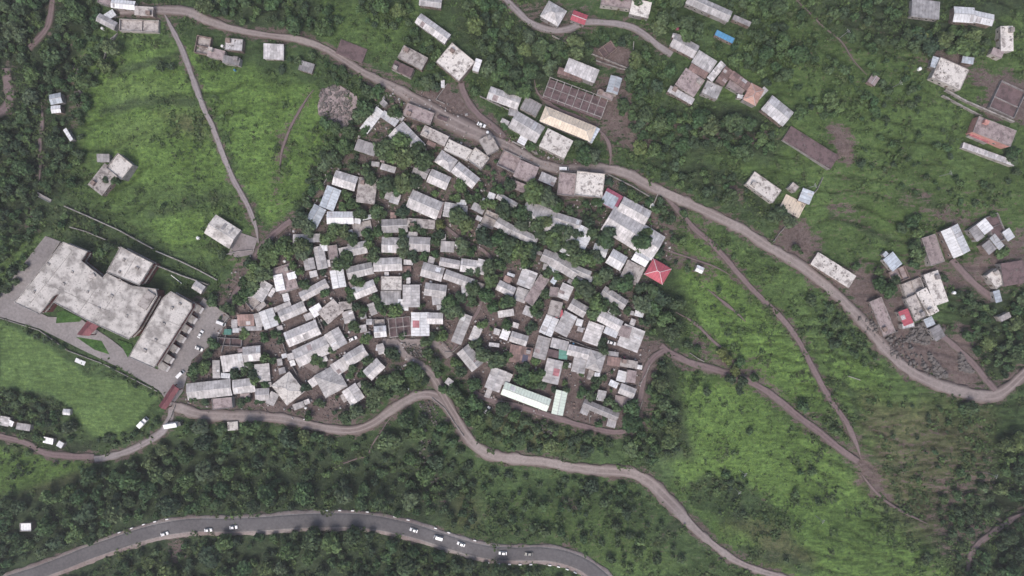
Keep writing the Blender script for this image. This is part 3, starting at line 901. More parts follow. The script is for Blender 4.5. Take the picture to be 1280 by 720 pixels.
390 -5 435 5 425 35 s w
T 0 180 4
590 45 665 105 595 165 f W lab=white_framed_flat_roof_of_the_lone_farmhouse_in_the_left_meadow n=farm par=1 h=4.5
520 95 590 150 500 250 f c
485 50 545 50 520 90 s m
1075 352 1200 430 1140 518 g S lab=lone_stained_field_barn_beside_the_grey_track n=barnfield h=4
T 0 540 4
102 455 155 455 150 495 f w lab=lone_white_flat_hut_in_the_dark_wood_at_the_lower_left n=woodhut
215 25 265 35 255 60 s w
290 45 318 58 305 78 s w
T 0 360 4
0 640 45 650 35 690 s l
25 650 70 670 60 692 s w
80 675 150 685 140 712 s m
315 605 350 608 345 635 g w lab=tiny_white_hut_on_the_lower_part_of_the_school_lawn n=lawnhut h=2
"""
SCHOOL = [  # polygon roofs of the school
 ("77 302 108 314 101 326 128 347 133 341 165 357 196 361 198 370 174 413 163 424 110 400 69 378 75 367 69 370 53 393 22 378", 8.0, 'west wing', 'wide speckled flat roof of the large school block with red brick front'),
 ("150 308 192 329 175 357 133 340", 8.8, 'north wing', 'square pale school roof with a red brick side next to the retaining wall'),
 ("213 364 240 379 240 385 194 460 162 446 203 372", 8.2, 'east wing', 'eastern oblong school roof lined with brick bays facing the car park'),
]
LM = {}      # landmarks: key -> (x, y, phrase)
THINGS = []  # things waiting for a generated label: (object, x, y, describe, category, group)
FOOT = []    # footprints for keeping trees off the houses
RN = {'w': 'bright white', 'l': 'light grey', 'm': 'mid grey', 'd': 'dull grey', 'b': 'bluish grey', 'n': 'pale green', 'y': 'cream', 'r': 'crimson', 'P': 'dusty red', 'M': 'magenta', 'u': 'rusty brown', 'O': 'orange', 'B': 'blue', 't': 'teal', 'L': 'striped', 'c': 'weathered concrete', 'W': 'blotchy pale', 'p': 'pinkish', 'k': 'dark brown', 'S': 'stained'}
TN = {'g': 'ridged tin roof house', 's': 'single-slope roof shed', 'f': 'flat roof house', 'h': 'hipped roof house', 'o': 'roofless walled enclosure', 'F': 'open frame building'}
NM = {'g': 'gable_roof_house', 's': 'lean_to_house', 'f': 'flat_roof_house', 'h': 'hip_roof_house', 'o': 'roofless_enclosure', 'F': 'unfinished_building'}
door_me = MB().box(0, 0, 1.0, .95, .10, 2.0).mesh('door', M_door)
frame_me = MB().box(0, 0, 0, 1.25, .09, 1.15).mesh('window', M_frame)
pane_me = MB().box(0, -.03, 0, 1.05, .09, .95).mesh('pane', M_glass)
def put_opening(parent, x, y, z, rz, what):
    if what == 'door': return link('door', door_me, parent, (x, y, z), rz)
    o = link('window', frame_me, parent, (x, y, z), rz); link('pane', pane_me, o)
    return o
def slope_quad(m, pts, th=.07):
    """a sheet with thickness from a convex top outline"""
    n = len(pts); vs = list(pts)+[(p[0], p[1], p[2]-th) for p in pts]
    m.add(vs, [tuple(range(n)), tuple(range(n, 2*n))[::-1]]+[(i, n+i, n+(i+1) % n, (i+1) % n) for i in range(n)])
def house(A, B, C, typ, col, ex):
    h = float(ex.get('h', 0)) or {'g': rnd.uniform(2.9, 3.4), 's': rnd.uniform(2.4, 3.0), 'f': rnd.uniform(2.9, 3.5), 'h': 3.2, 'o': 2.0, 'F': 3.0}[typ]
    a = W(*A, h); b = W(*B, h); c = W(*C, h)
    ux, uy = b[0]-a[0], b[1]-a[1]; L1 = math.hypot(ux, uy); ux /= L1; uy /= L1
    q = (c[0]-b[0])*-uy+(c[1]-b[1])*ux
    L2 = abs(q); sg = 1 if q > 0 else -1
    cx = a[0]+ux*L1/2-uy*q/2; cy = a[1]+uy*L1/2+ux*q/2
    rz = math.atan2(uy, ux); la, lb = L1/2+.06, L2/2+.06
    if lb > la: la, lb = lb, la; rz += math.pi/2
    rz = (rz+math.pi/2) % math.pi-math.pi/2
    if typ == 's' and rnd.random() < .5: rz += math.pi
    gz = float(hs(cx, cy))
    t = empty(NM[typ], (cx, cy, gz), rz); FOOT.append((cx, cy, rz, la, lb))
    # ground at the corners in local heights
    cr, sr = math.cos(rz), math.sin(rz)
    lows = [float(hs(cx+X*cr-Y*sr, cy+X*sr+Y*cr))-gz for X in (-la, la) for Y in (-lb, lb)]
    z0 = min(lows)-.8
    wm = {'pink': M_pinkwall, 'red': M_redwall}.get(ex.get('wall'), MW[rnd.randrange(3)])
    rm = GRY[col]; ins = .32 if typ in 'gsh' and lb > 1.6 else .1
    wa, wb = la-ins, lb-ins
    if typ in 'gsfh':
        if typ == 'g':
            rise = max(.35, lb*rnd.uniform(.20, .30)); m = MB()
            pz = h+rise*(1-wb/lb)
            wl = [(-wa, -wb, z0), (wa, -wb, z0), (wa, wb, z0), (-wa, wb, z0), (-wa, -wb, pz-.1), (wa, -wb, pz-.1), (wa, wb, pz-.1), (-wa, wb, pz-.1), (-wa, 0, h+rise-.1), (wa, 0, h+rise-.1)]
            m.add(wl, [(3, 2, 1, 0), (0, 1, 5, 4), (2, 3, 7, 6), (1, 2, 6, 9, 5), (3, 0, 4, 8, 7), (4, 5, 9, 8), (8, 9, 6, 7)])
            m.build('wall', wm, t)
            r = MB(); j = rnd.uniform(-.12, .12)
            slope_quad(r, [(-la, -lb, h), (la, -lb, h+j*.4), (la, 0, h+rise), (-la, 0, h+rise)])
            slope_quad(r, [(-la, 0, h+rise), (la, 0, h+rise), (la, lb, h-j*.3), (-la, lb, h)])
            ro = r.build('roof', rm, t)
            MB().add([(-la-.02, -.16, h+rise-.01), (la+.02, -.16, h+rise-.01), (la+.02, 0, h+rise+.06), (-la-.02, 0, h+rise+.06), (-la-.02, .16, h+rise-.01), (la+.02, .16, h+rise-.01)], [(0, 1, 2, 3), (3, 2, 5, 4), (0, 3, 4), (1, 5, 2), (0, 4, 5, 1)]).build('ridge_cap', M_ridge, ro)
            zf = lambda X, Y: h+rise*(1-abs(Y)/lb)
        elif typ == 's':
            rise = max(.2, lb*2*rnd.uniform(.07, .13)); m = MB()
            f0 = h-rise*.5+rise*(ins/(2*lb)); f1 = h+rise*.5-rise*(ins/(2*lb))
            m.add([(-wa, -wb, z0), (wa, -wb, z0), (wa, wb, z0), (-wa, wb, z0), (-wa, -wb, f0-.09), (wa, -wb, f0-.09), (wa, wb, f1-.09), (-wa, wb, f1-.09)],
                  [(3, 2, 1, 0), (4, 5, 6, 7), (0, 1, 5, 4), (1, 2, 6, 5), (2, 3, 7, 6), (3, 0, 4, 7)]).build('wall', wm, t)
            r = MB(); slope_quad(r, [(-la, -lb, h-rise/2), (la, -lb, h-rise/2), (la, lb, h+rise/2), (-la, lb, h+rise/2)]); ro = r.build('roof', rm, t)
            zf = lambda X, Y: h+rise*Y/(2*lb)
        elif typ == 'h':
            rise = lb*.34; rl = max(la-lb, .1); MB().box(0, 0, (z0+h-.1)/2, 2*wa, 2*wb, h-.1-z0).build('wall', wm, t)
            r = MB(); e = [(-la, -lb, h), (la, -lb, h), (la, lb, h), (-la, lb, h), (-rl, 0, h+rise), (rl, 0, h+rise)]
            r.add(e, [(3, 2, 1, 0), (0, 1, 5, 4), (2, 3, 4, 5), (1, 2, 5), (3, 0, 4)]); ro = r.build('roof', rm, t)
            for p, q2 in ((e[0], e[4]), (e[3], e[4]), (e[1], e[5]), (e[2], e[5]), (e[4], e[5])):
                if Vector(p).xy == Vector(q2).xy: continue
                MB().tube([p, q2], [.11, .11], 6).build('ridge_cap', M_white if col in 'rM' else M_ridge, ro)
            zf = lambda X, Y: h+rise*min((lb-abs(Y))/lb, 1)
        else:
            low = h < 1.5
            MB().box(0, 0, (z0+h-.2)/2, 2*wa, 2*wb, h-.2-z0).build('wall', wm, t)
            ro = MB().box(0, 0, h-.1, 2*la, 2*lb, .2).build('roof', rm, t)
            if (ex.get('par') == '1' or ('par' not in ex and rnd.random() < .45)) and not low:
                ph = .75 if ex.get('par') == '1' else rnd.uniform(.2, .45)
                m = MB()
                for (X, Y, sx, sy) in ((0, -lb+.09, 2*la, .18), (0, lb-.09, 2*la, .18), (-la+.09, 0, .18, 2*lb-.36), (la-.09, 0, .18, 2*lb-.36)): m.box(X, Y, h+ph/2+.002, sx, sy, ph)
                m.build('parapet', M_conw, ro)
            if la > 4 and rnd.random() < .6 and not low and 'par' not in ex:
                MB().box(rnd.choice((-1, 1))*la*.62, rnd.choice((-1, 1))*lb*.5, h+.9, 2.1, 1.8, 1.8).build('stair_head', wm, t)
            zf = lambda X, Y: h
        # loose sheets, patches
        pc = ex.get('patch')
        if pc:
            X0, Y0, sx, sy = {'r': (0, -lb*.45, la*.62, lb*.75), 'b': (la*.16, lb*.18, la*1.6, lb*1.5), 'T': (la*.45, -lb*.35, la*.5, lb*.9)}[pc]
            m = MB(); 
            slope_quad(m, [(X0-sx/2, Y0-sy/2, zf(X0, Y0-sy/2)+.07), (X0+sx/2, Y0-sy/2, zf(X0, Y0-sy/2)+.07), (X0+sx/2, Y0+sy/2, zf(X0, Y0+sy/2)+.07), (X0-sx/2, Y0+sy/2, zf(X0, Y0+sy/2)+.07)], .05)
            m.build('roof_patch', {'r': GRY['P'], 'b': GRY['b'], 'T': M_sheet}[pc], ro)
        elif la*lb > 8 and typ in 'gs':
            for _ in range(rnd.choice((0, 0, 1, 1, 2))):
                sx = rnd.uniform(.9, min(2.6, la)); sy = rnd.uniform(lb*.6, lb*.92); Y0 = rnd.choice((-1, 1))*lb*.5; X0 = rnd.uniform(-la+sx/2+.1, la-sx/2-.1); Y0 = max(min(Y0, lb-sy/2-.05), -lb+sy/2+.05)
                if typ == 'g' and abs(Y0) < sy/2+.17: continue
                m = MB(); slope_quad(m, [(X0-sx/2, Y0-sy/2, zf(X0, Y0-sy/2)+.05), (X0+sx/2, Y0-sy/2, zf(X0, Y0-sy/2)+.05), (X0+sx/2, Y0+sy/2, zf(X0, Y0+sy/2)+.05), (X0-sx/2, Y0+sy/2, zf(X0, Y0+sy/2)+.05)], .03)
                m.build('roof_patch', GRY[rnd.choice('wwlllmmp')], ro)
        if typ in 'gsh' and la*lb > 7 and col != 'n':
            m = MB()
            for _ in range(int(la*lb*.35)):
                X, Y = rnd.uniform(-la, la)*.94, rnd.uniform(-lb, lb)*.9; s_ = rnd.uniform(.14, .3)
                m.box(X, Y, zf(X, Y)+.06, s_, s_*.8, .16, rnd.uniform(0, 3))
            so = m.build('roof_weight_stones', M_stone, ro); so['kind'] = 'stuff'
        if typ == 'f' and la*lb > 10 and rnd.random() < .6:
            m = MB()
            for _ in range(int(la*lb*.5)):
                X, Y = rnd.uniform(-la, la)*.9, rnd.uniform(-lb, lb)*.85; s_ = rnd.uniform(.15, .5)
                m.box(X, Y, h+s_*.3, s_*rnd.uniform(.6, 2.4), s_, s_*.6, rnd.uniform(0, 3))
            so = m.build('roof_clutter', M_stone, ro); so['kind'] = 'stuff'
        # door and windows
        if h > 2.3 and la > 1.5:
            for sd in (-1, 1):
                g0 = min(0, lows[0]+.0)
                nw = max(1, int(la*2/3.2)); yy = sd*(wb+.02)
                for i in range(nw):
                    X = -la+(i+.5)*2*la/nw
                    if sd == -1 and i == nw//2: put_opening(t, X, yy, 0.0, 0, 'door')
                    elif i < 4: put_opening(t, X, yy, min(1.45, h-1.0), 0 if sd == -1 else math.pi, 'window')
    elif typ == 'o':
        th = .25; m = MB(); hh = h
        for (X, Y, sx, sy) in ((0, -lb+th/2, 2*la, th), (0, lb-th/2, 2*la, th), (-la+th/2, 0, th, 2*lb-2*th), (la-th/2, 0, th, 2*lb-2*th)): m.box(X, Y, (z0+hh)/2, sx, sy, hh-z0)
        m.build('wall', wm, t)
        if la > 3:
            m = MB(); m.box(rnd.uniform(-.3, .3)*la, 0, (z0+hh-.3)/2, .2, 2*lb-.6, hh-.3-z0).build('partition_wall', wm, t)
        zt = max(lows)+.12; MB().box(0, 0, (z0+zt)/2, 2*la-.5, 2*lb-.5, zt-z0).build('floor', GRY['c' if col == 'c' else 'k' if col == 'k' else 'p'], t)
    else:
        nx = max(3, int(la*2/3.6)); ny = max(2, int(lb*2/3.6)); m = MB()
        zt = max(lows)+.15; MB().box(0, 0, (z0+zt)/2, 2*la, 2*lb, zt-z0).build('floor_slab', GRY['k'], t)
        for i in range(nx+1):
            for j in range(ny+1):
                X = -la+.2+i*(2*la-.4)/nx; Y = -lb+.2+j*(2*lb-.4)/ny
                MB().box(X, Y, (h+zt)/2, .35, .35, h-zt).build('column', M_conw, t)
        for i in range(nx+1): MB().box(-la+.2+i*(2*la-.4)/nx, 0, h+.15, .32, 2*lb, .3).build('beam', M_conw, t)
        for j in range(ny+1): MB().box(0, -lb+.2+j*(2*lb-.4)/ny, h+.152, 2*la, .3, .28).build('beam', M_conw, t)
    px = ((A[0]+C[0])/2, (A[1]+C[1])/2)
    cat = {'g': 'house', 's': 'shed', 'f': 'house', 'h': 'house', 'o': 'walled enclosure', 'F': 'unfinished building'}[typ]
    if 'lab' in ex:
        tag(t, ex['lab'].replace('_', ' '), cat, 'village buildings')
        if 'n' in ex: LM[ex['n']] = (px[0], px[1])
    else:
        size = 'small' if la*lb < 7 else 'large' if la*lb > 40 else 'mid-sized'
        THINGS.append((t, px[0], px[1], '%s %s %s' % (size, RN[col], TN[typ]), cat, 'village buildings'))
    return t
M_stone = m_plain('field_stone', (.16, .145, .14), .95, .1, 0, .35, 3)
ox = oy = 0; sc = 1
for line in HOUSES.strip().splitlines():
    w = line.split()
    if w[0] == 'T': ox, oy, sc = float(w[1]), float(w[2]), float(w[3]); continue
    n = [float(q) for q in w[:6]]
    ex = dict(q.split('=', 1) for q in w[8:])
    house((ox+n[0]/sc, oy+n[1]/sc), (ox+n[2]/sc, oy+n[3]/sc), (ox+n[4]/sc, oy+n[5]/sc), w[6], w[7], ex)

# ------------------------------------------------------------------ small lean-tos and coops filling the yards
VIL = PP("232 500 245 445 300 345 370 290 400 215 450 150 500 120 560 180 640 240 740 250 840 290 820 350 790 380 808 440 795 520 700 512 615 500 590 470 560 430 500 420 460 500 420 525")
GAPSHEDS = []
def in_foot(x, y, m):
    for cx, cy, rz, a, b in FOOT:
        dx, dy = x-cx, y-cy
        if abs(dx)+abs(dy) > a+b+m+6: continue
        c, s = math.cos(rz), math.sin(rz)
        if abs(dx*c+dy*s) < a+m and abs(-dx*s+dy*c) < b+m: return True
    return False
base = list(FOOT); tries = 0
while len(GAPSHEDS) < 62 and tries < 9000:
    tries += 1; cx, cy, rz, a, b = rnd.choice(base)
    if a > 15 or b < 1.2: continue
    la_, lb_ = rnd.uniform(1.0, 2.6), rnd.uniform(.8, 1.6); sd = rnd.randrange(4)
    off = (rnd.uniform(-a, a), (b+lb_+.35)*(1 if sd == 0 else -1)) if sd < 2 else ((a+la_+.35)*(1 if sd == 2 else -1), rnd.uniform(-b, b))
    x = cx+off[0]*math.cos(rz)-off[1]*math.sin(rz); y = cy+off[0]*math.sin(rz)+off[1]*math.cos(rz)
    z = float(hs(x, y)); ppx, ppy = 640+x*F/(H-z), 360-y*F/(H-z)
    pin = False
    for i in range(len(VIL)):
        (x0, y0), (x1, y1) = VIL[i], VIL[i-1]
        if (y0 > ppy) != (y1 > ppy) and ppx < (x1-x0)*(ppy-y0)/(y1-y0)+x0: pin = not pin
    if not pin or in_foot(x, y, min(la_, lb_)+.15) or in_foot(x+math.cos(rz)*la_, y+math.sin(rz)*la_, .3) or in_foot(x-math.cos(rz)*la_, y-math.sin(rz)*la_, .3): continue
    if any(np.min((C[:, 0]-x)**2+(C[:, 1]-y)**2) < (C[:, 2].mean()/2+1.6)**2 for C, nm in ROADC): continue
    c, s = math.cos(rz), math.sin(rz); h_ = rnd.uniform(1.9, 2.3); k = F/(H-z-h_)
    P3 = [(640+(x+X*c-Y*s)*k, 360-(y+X*s+Y*c)*k) for X, Y in ((-la_, -lb_), (la_, -lb_), (la_, lb_))]
    house(P3[0], P3[1], P3[2], rnd.choice('sssf'), rnd.choice('lllmmdwwpcu'), {'h': str(h_)}); GAPSHEDS.append(1)
print('sheds', len(GAPSHEDS))
# ------------------------------------------------------------------ the school
def pip(P, x, y):
    c = False
    for i in range(len(P)):
        (x0, y0), (x1, y1) = P[i], P[i-1]
        if (y0 > y) != (y1 > y) and x < (x1-x0)*(y-y0)/(y1-y0)+x0: c = not c
    return c
SPOLY = []
for s, h, nm, lab in SCHOOL:
    P = [W(x, y, h) for x, y in PP(s)]; cx = sum(p[0] for p in P)/len(P); cy = sum(p[1] for p in P)/len(P); gz = float(hs(cx, cy))
    Q = [(p[0]-cx, p[1]-cy) for p in P]
    if sum(Q[i][0]*Q[(i+1) % len(Q)][1]-Q[(i+1) % len(Q)][0]*Q[i][1] for i in range(len(Q))) < 0: Q = Q[::-1]
    SPOLY.append([(p[0]+cx, p[1]+cy) for p in Q])
    t = empty('school_block', (cx, cy, gz)); tag(t, lab, 'school', 'school blocks')
    def inset(Q, d):
        out = []; n = len(Q)
        for i in range(n):
            a, b, c = Vector(Q[i-1]), Vector(Q[i]), Vector(Q[(i+1) % n])
            e1 = (b-a).normalized(); e2 = (c-b).normalized(); n1 = Vector((-e1.y, e1.x)); n2 = Vector((-e2.y, e2.x))
            k = (n1+n2); k = k/max(k.length_squared, .3)*2*d/1.0*.5*2/2
            k = (n1+n2)/max(1+n1.dot(n2), .35)*d
            out.append((b.x+k.x, b.y+k.y))
        return out
    Qi = inset(Q, .8)
    MB().prism(Qi, -4, h-.35).build('wall', M_redwall, t)
    ro = MB().prism(Q, h-.35, h).build('roof', GRY['S'], t)
    m = MB()
    n = len(Q)
    par = MB()
    Q2 = inset(Q, .3)
    for i in range(n):
        a, b = Q[i], Q[(i+1) % n]; c, d = Q2[(i+1) % n], Q2[i]
        par.add([(a[0], a[1], h+.002), (b[0], b[1], h+.002), (c[0], c[1], h+.002), (d[0], d[1], h+.002), (a[0], a[1], h+.4), (b[0], b[1], h+.4), (c[0], c[1], h+.4), (d[0], d[1], h+.4)], [(4, 5, 6, 7), (0, 1, 5, 4), (2, 3, 7, 6)])
    par.build('parapet', M_conw, ro)
    # storeys: ledges, windows, fins
    cnt = 0
    for i in range(n):
        a, b = Vector(Qi[i]), Vector(Qi[(i+1) % n]); d = b-a; L = d.length
        if L < 4: continue
        d.normalize(); rot = math.atan2(d.y, d.x); no = Vector((d.y, -d.x))
        mid = (a+b)/2+no*.35
        MB().box(mid.x, mid.y, 4.0, L-.3, .7, .18, rot).build('ledge', M_conw, t)
        k = int(L/3.4)
        for j in range(k):
            p = a+d*((j+.5)*L/k)+no*.03
            for z in (2.2, 6.1):
                if cnt < 96: put_opening(t, p.x, p.y, z, rot, 'window'); cnt += 1

    for (jx, jy) in {'west wing': ((60, 330), (90, 340), (110, 365), (140, 370), (45, 365), (160, 395), (150, 350), (125, 385), (185, 372), (80, 355)), 'north wing': ((155, 325), (172, 335), (150, 340)), 'east wing': ((215, 385), (205, 405), (195, 425), (182, 438), (225, 380))}[nm]:
        p = W(jx, jy, h); MB().box(p[0]-cx, p[1]-cy, h+.35, rnd.uniform(.8, 2.0), rnd.uniform(.8, 1.6), .7, R(-28)).build('roof_vent', M_conw, ro)
    for (x0, y0, x1, y1) in {'west wing': ((92, 309, 38, 383), (128, 349, 97, 395), (152, 356, 121, 404), (48, 350, 146, 393)), 'north wing': ((171, 318, 154, 348),), 'east wing': ((196, 395, 229, 409), (180, 421, 213, 435))}[nm]:
        p = W(x0, y0, h); q = W(x1, y1, h); L = math.hypot(q[0]-p[0], q[1]-p[1])
        MB().box((p[0]+q[0])/2-cx, (p[1]+q[1])/2-cy, h+.05, L*.9, .2, .1, math.atan2(q[1]-p[1], q[0]-p[0])).build('roof_joint', M_conw, ro)
    if nm == 'east wing':   # brick bays and little roofs along the car park
        for (x0, y0) in ((240, 383), (232, 396), (225, 408), (218, 420), (210, 433), (203, 446), (198, 456)):
            p = W(x0+5, y0+2, 4); q = empty('classroom_bay', (p[0], p[1], p[2]), R(57)); 
            MB().box(0, 0, 1.0, 3.4, 3.6, 4.6).build('wall', M_redwall, q); MB().box(0, 0, 3.4, 3.8, 4.2, .2).build('roof', M_conw, q)
            MB().box(0, -2.5, 2.6, 3.2, 1.4, .15).build('canopy', M_ridge, q)
            THINGS.append((q, x0+5, y0+2, 'small brick bay with a grey ledge roof on the school', 'annexe', 'brick bays along the school'))
    if nm == 'west wing':
        for (x0, y0, sx, sy, rr) in ((185, 375, 9, 5, 57), (115, 345, 3, 2, 25)):
            p = W(x0, y0, h); MB().box(p[0]-cx, p[1]-cy, h+.5, sx, sy, 1.0, R(rr)).build('roof_slab', GRY['c'], ro)
LM['school'] = (110, 360)
def small_roof(name, px, h, col, lab, cat, key, posts=True):
    P = [W(x, y, h) for x, y in PP(px)]; cx = sum(p[0] for p in P)/4; cy = sum(p[1] for p in P)/4; gz = float(hs(cx, cy))
    t = empty(name, (cx, cy, gz)); tag(t, lab, cat); m = MB()
    e = [(p[0]-cx, p[1]-cy, h) for p in P]; m1 = tuple((Vector(e[0])+Vector(e[1]))/2+Vector((0, 0, 1.3))); m2 = tuple((Vector(e[2])+Vector(e[3]))/2+Vector((0, 0, 1.3)))
    m.add(e+[m1, m2], [(0, 4, 5, 3), (4, 1, 2, 5), (0, 1, 4), (2, 3, 5), (0, 3, 2, 1)]); m.build('roof', GRY[col], t)
    for q in e: MB().box(q[0]*.85, q[1]*.85, h/2-.5, .45, .45, h+.9).build('column', M_redwall, t)
    LM[key] = (sum(p[0] for p in PP(px))/4, sum(p[1] for p in PP(px))/4); FOOT.append((cx, cy, 0, 4, 4))
small_roof('entrance_porch', "110 399 123 408 112 420 97 418", 5.5, 'D', 'dark red roofed entrance porch on the front of the school', 'porch', 'porch')
small_roof('gatehouse', "216 480 224 486 208 512 199 507", 5.0, 'D', 'long dark red roofed gateway at the bottom corner of the school yard', 'gatehouse', 'gate')

# ------------------------------------------------------------------ walls
def wall_line(px, lab, h=1.8, th=.3, cat='wall', name='boundary_wall', mat=None):
    P = [W(x, y) for x, y in PP(px)]; C = []
    m = MB()
    for (a, b) in zip(P[:-1], P[1:]):
        L = math.hypot(b[0]-a[0], b[1]-a[1]); k = max(1, int(L/3)); rot = math.atan2(b[1]-a[1], b[0]-a[0])
        for i in range(k):
            t0 = (i+.5)/k; x = a[0]+(b[0]-a[0])*t0; y = a[1]+(b[1]-a[1])*t0; z = float(hs(x, y))
            m.box(x, y, z+h/2-.6, L/k-.004, th, h+1.2, rot)
    o = m.build(name, mat or M_conw); tag(o, lab, cat); 
    return o
wall_line("82 258 110 270 150 288 192 311", "upper concrete retaining wall running down from the stream bridge", 1.4, .5, name='retaining_wall')
wall_line("196 314 225 326 250 338 272 350", "end stretch of the retaining wall near the village lane", 1.2, .5, name='retaining_wall')
wall_line("89 284 110 290 134 300", "short pale wall stretch above the school roof", 1.6, .4)
wall_line("150 309 170 318 200 333 230 345 262 356", "long dark topped boundary wall behind the school", 2.0, .5)
wall_line("18 377 30 372 40 360 76 303", "low wall between the paved apron and the big school roof", 1.0, .35)
wall_line("-4 396 50 413 85 438 130 455 197 489", "low kerb wall between the school drive and the green lawn", .7, .3)
wall_line("283 318 300 314 316 313", "short garden wall beside the field barn", 1.0, .25)
wall_line("256 373 288 395 281 404", "wall closing the top of the school car park", 1.8, .3)
wall_line("1180 113 1205 127 1235 140 1265 153", "concrete retaining wall above the pink walled house", 1.6, .6, name='retaining_wall')
wall_line("1176 120 1200 133 1225 146", "lower concrete retaining wall above the pink walled house", 1.6, .4, name='retaining_wall')
wall_line("1028 222 1020 238 995 268 975 290 966 302", "thin wall running downhill from the hillside houses to the road", 1.2, .2)
wall_line("600 121 640 140 672 160", "long pale plot wall above the car on the hill road", 1.6, .3)
wall_line("559 105 545 125 556 130", "plot wall beside the side road", 1.0, .2)
wall_line("140 50 148 42 135 62 128 85", "garden wall below the grey roof at the top left", 1.2, .25)
wall_line("690 45 720 60 745 70 790 88", "terrace wall beside the red earth plot", 1.0, .3) 
wall_line("745 76 775 86 795 90", "foundation wall on the red earth plot", .8, .3)
wall_line("792 52 790 80 789 105", "upright plot wall beside the red earth plot", 1.0, .25)
wall_line("640 177 655 184 672 193", "low pale parapet along the hill road beside the concrete roofs", 1.0, .5)
wall_line("760 218 790 233 812 246", "low parapet wall on the downhill side of the hill road", .7, .4)
wall_line("822 243 816 256 810 268", "short dark wall climbing from the long grey roof to the road", 1.0, .4)
wall_line("540 497 556 510 568 528 580 545", "low wall between the two branches of the lower road", .9, .3) 
wall_line("556 440 566 440 575 432", "curved kerb wall at the lane mouth", .8, .25)
wall_line("800 480 808 465 812 455", "short pale wall at the eastern rim of the village", 1.2, .3)
wall_line("786 536 796 520 803 500", "pale garden wall at the south eastern rim of the village", 1.4, .25)
wall_line("862 441 872 448 880 452", "low stone wall beside the lower trail", .8, .3)
wall_line("1075 475 1060 470", "small stone wall on the slope below the hairpin", .6, .3)
wall_line("735 498 737 528", "plot wall right of the pale green roofs", 1.5, .2)
wall_line("370 274 385 250 402 235 412 220", "north western boundary wall of the village beside the meadow", 1.6, .3)
wall_line("285 410 282 425 278 440", "plot wall left of the western sheds", 1.6, .2)
wall_line("220 506 215 520 207 535", "dark walls framing the lane below the red gate", 1.4, .3)
wall_line("352 422 362 450 372 468", "yard wall in the western quarter beside the big grey roofs", 1.5, .2)
wall_line("386 372 396 392 405 412", "narrow alley wall beside the square white roof", 1.5, .2)
wall_line("620 415 640 423 652 428 655 440", "yard wall in the lower village", 1.5, .2)
wall_line("424 372 432 395 430 412", "alley wall beside the bright white gable", 1.5, .2)
wall_line("697 420 720 428 735 434 752 438", "stepped alley wall across the lower village", 1.5, .2)
# ------------------------------------------------------------------ trees
def crown_arrays(seed, nleaf, lobes, leaf=.15):
    r = np.random.RandomState(seed); L = []
    for k in range(lobes):
        a = r.rand()*6.283; q = math.sqrt(r.rand())*.62; z = .35+r.rand()*.75*(1-q*.7)
        L.append((q*math.cos(a), q*math.sin(a), z, .26+.2*r.rand()))
    L.append((0, 0, .75, .48)); L = np.array(L); w = L[:, 3]**2; w /= w.sum()
    idx = r.choice(len(L), nleaf, p=w); d = r.normal(size=(nleaf, 3)); d /= np.linalg.norm(d, axis=1)[:, None]
    rad = (.55+.45*r.rand(nleaf)**.5)*(1+.18*r.normal(size=nleaf))
    c = L[idx, :3]+d*(L[idx, 3]*rad)[:, None]*np.array([1, 1, .85])
    n = d+r.normal(size=(nleaf, 3))*.55+np.array([0, 0, .35]); n /= np.linalg.norm(n, axis=1)[:, None]
    h = r.normal(size=(nleaf, 3)); u = np.cross(n, h); u /= np.linalg.norm(u, axis=1)[:, None]; v = np.cross(n, u)
    s = (leaf*(.55+.9*r.rand(nleaf)))[:, None]; asp = (.5+.5*r.rand(nleaf))[:, None]
    V = np.stack([c-u*s-v*s*asp*.3, c+v*s*asp*-1., c+u*s, c+v*s*asp], 1)
    return V.reshape(-1, 3)
NV = 10
CR = [crown_arrays(50+i, 1500, 9+i % 5) for i in range(NV)]
CRL = [crown_arrays(90+i, 560, 8, .2) for i in range(8)]
quads = lambda n: np.arange(n*4).reshape(-1, 4)
CM = [npmesh('crown', V, quads(len(V)//4), M_leaf) for V in CR]
CMy = npmesh('crown', CR[2], quads(len(CR[2])//4), M_leafy)
def trunk_mesh(seed):
    r = random.Random(seed); m = MB()
    m.tube([(0, 0, -.5), (.02, .01, .2), (.03, -.02, .5), (.0, .03, .9)], [.075, .055, .045, .02], 7)
    for k in range(4):
        a = k*1.6+r.random(); q = .35+.2*r.random()
        m.tube([(0.02, 0, .28+.08*k), (q*.5*math.cos(a), q*.5*math.sin(a), .55+.06*k), (q*math.cos(a), q*math.sin(a), .8+.05*k)], [.032, .024, .01], 5)
    return m.mesh('trunk', M_bark)
TM = [trunk_mesh(i) for i in range(3)]
TREES = []  # px py r(px) kind
def addt(ox, oy, s, data):
    import re
    a = [float(q) for q in re.findall(r'-?[\d.]+', data)]
    for i in range(0, len(a)-2, 3): TREES.append([ox+a[i]/s, oy+a[i+1]/s, a[i+2]/s*(1.07 if s > 2 else 1.05), 0])
S6 = 6.6667
addt(370, 110, S6, "240,290,60 320,330,55 430,370,60 400,470,75 320,560,65 240,640,65 560,150,80 520,230,70 620,60,50 790,190,50 840,210,45 580,350,45 740,480,100 860,450,85 900,560,100 1000,500,75 480,650,50 580,680,55 1060,590,90 780,560,75 1120,560,50 680,20,55")
addt(562, 110, S6, "210,20,40 600,30,70 520,10,60 680,480,45 1080,480,55 1120,560,80 1200,560,75 460,310,35")
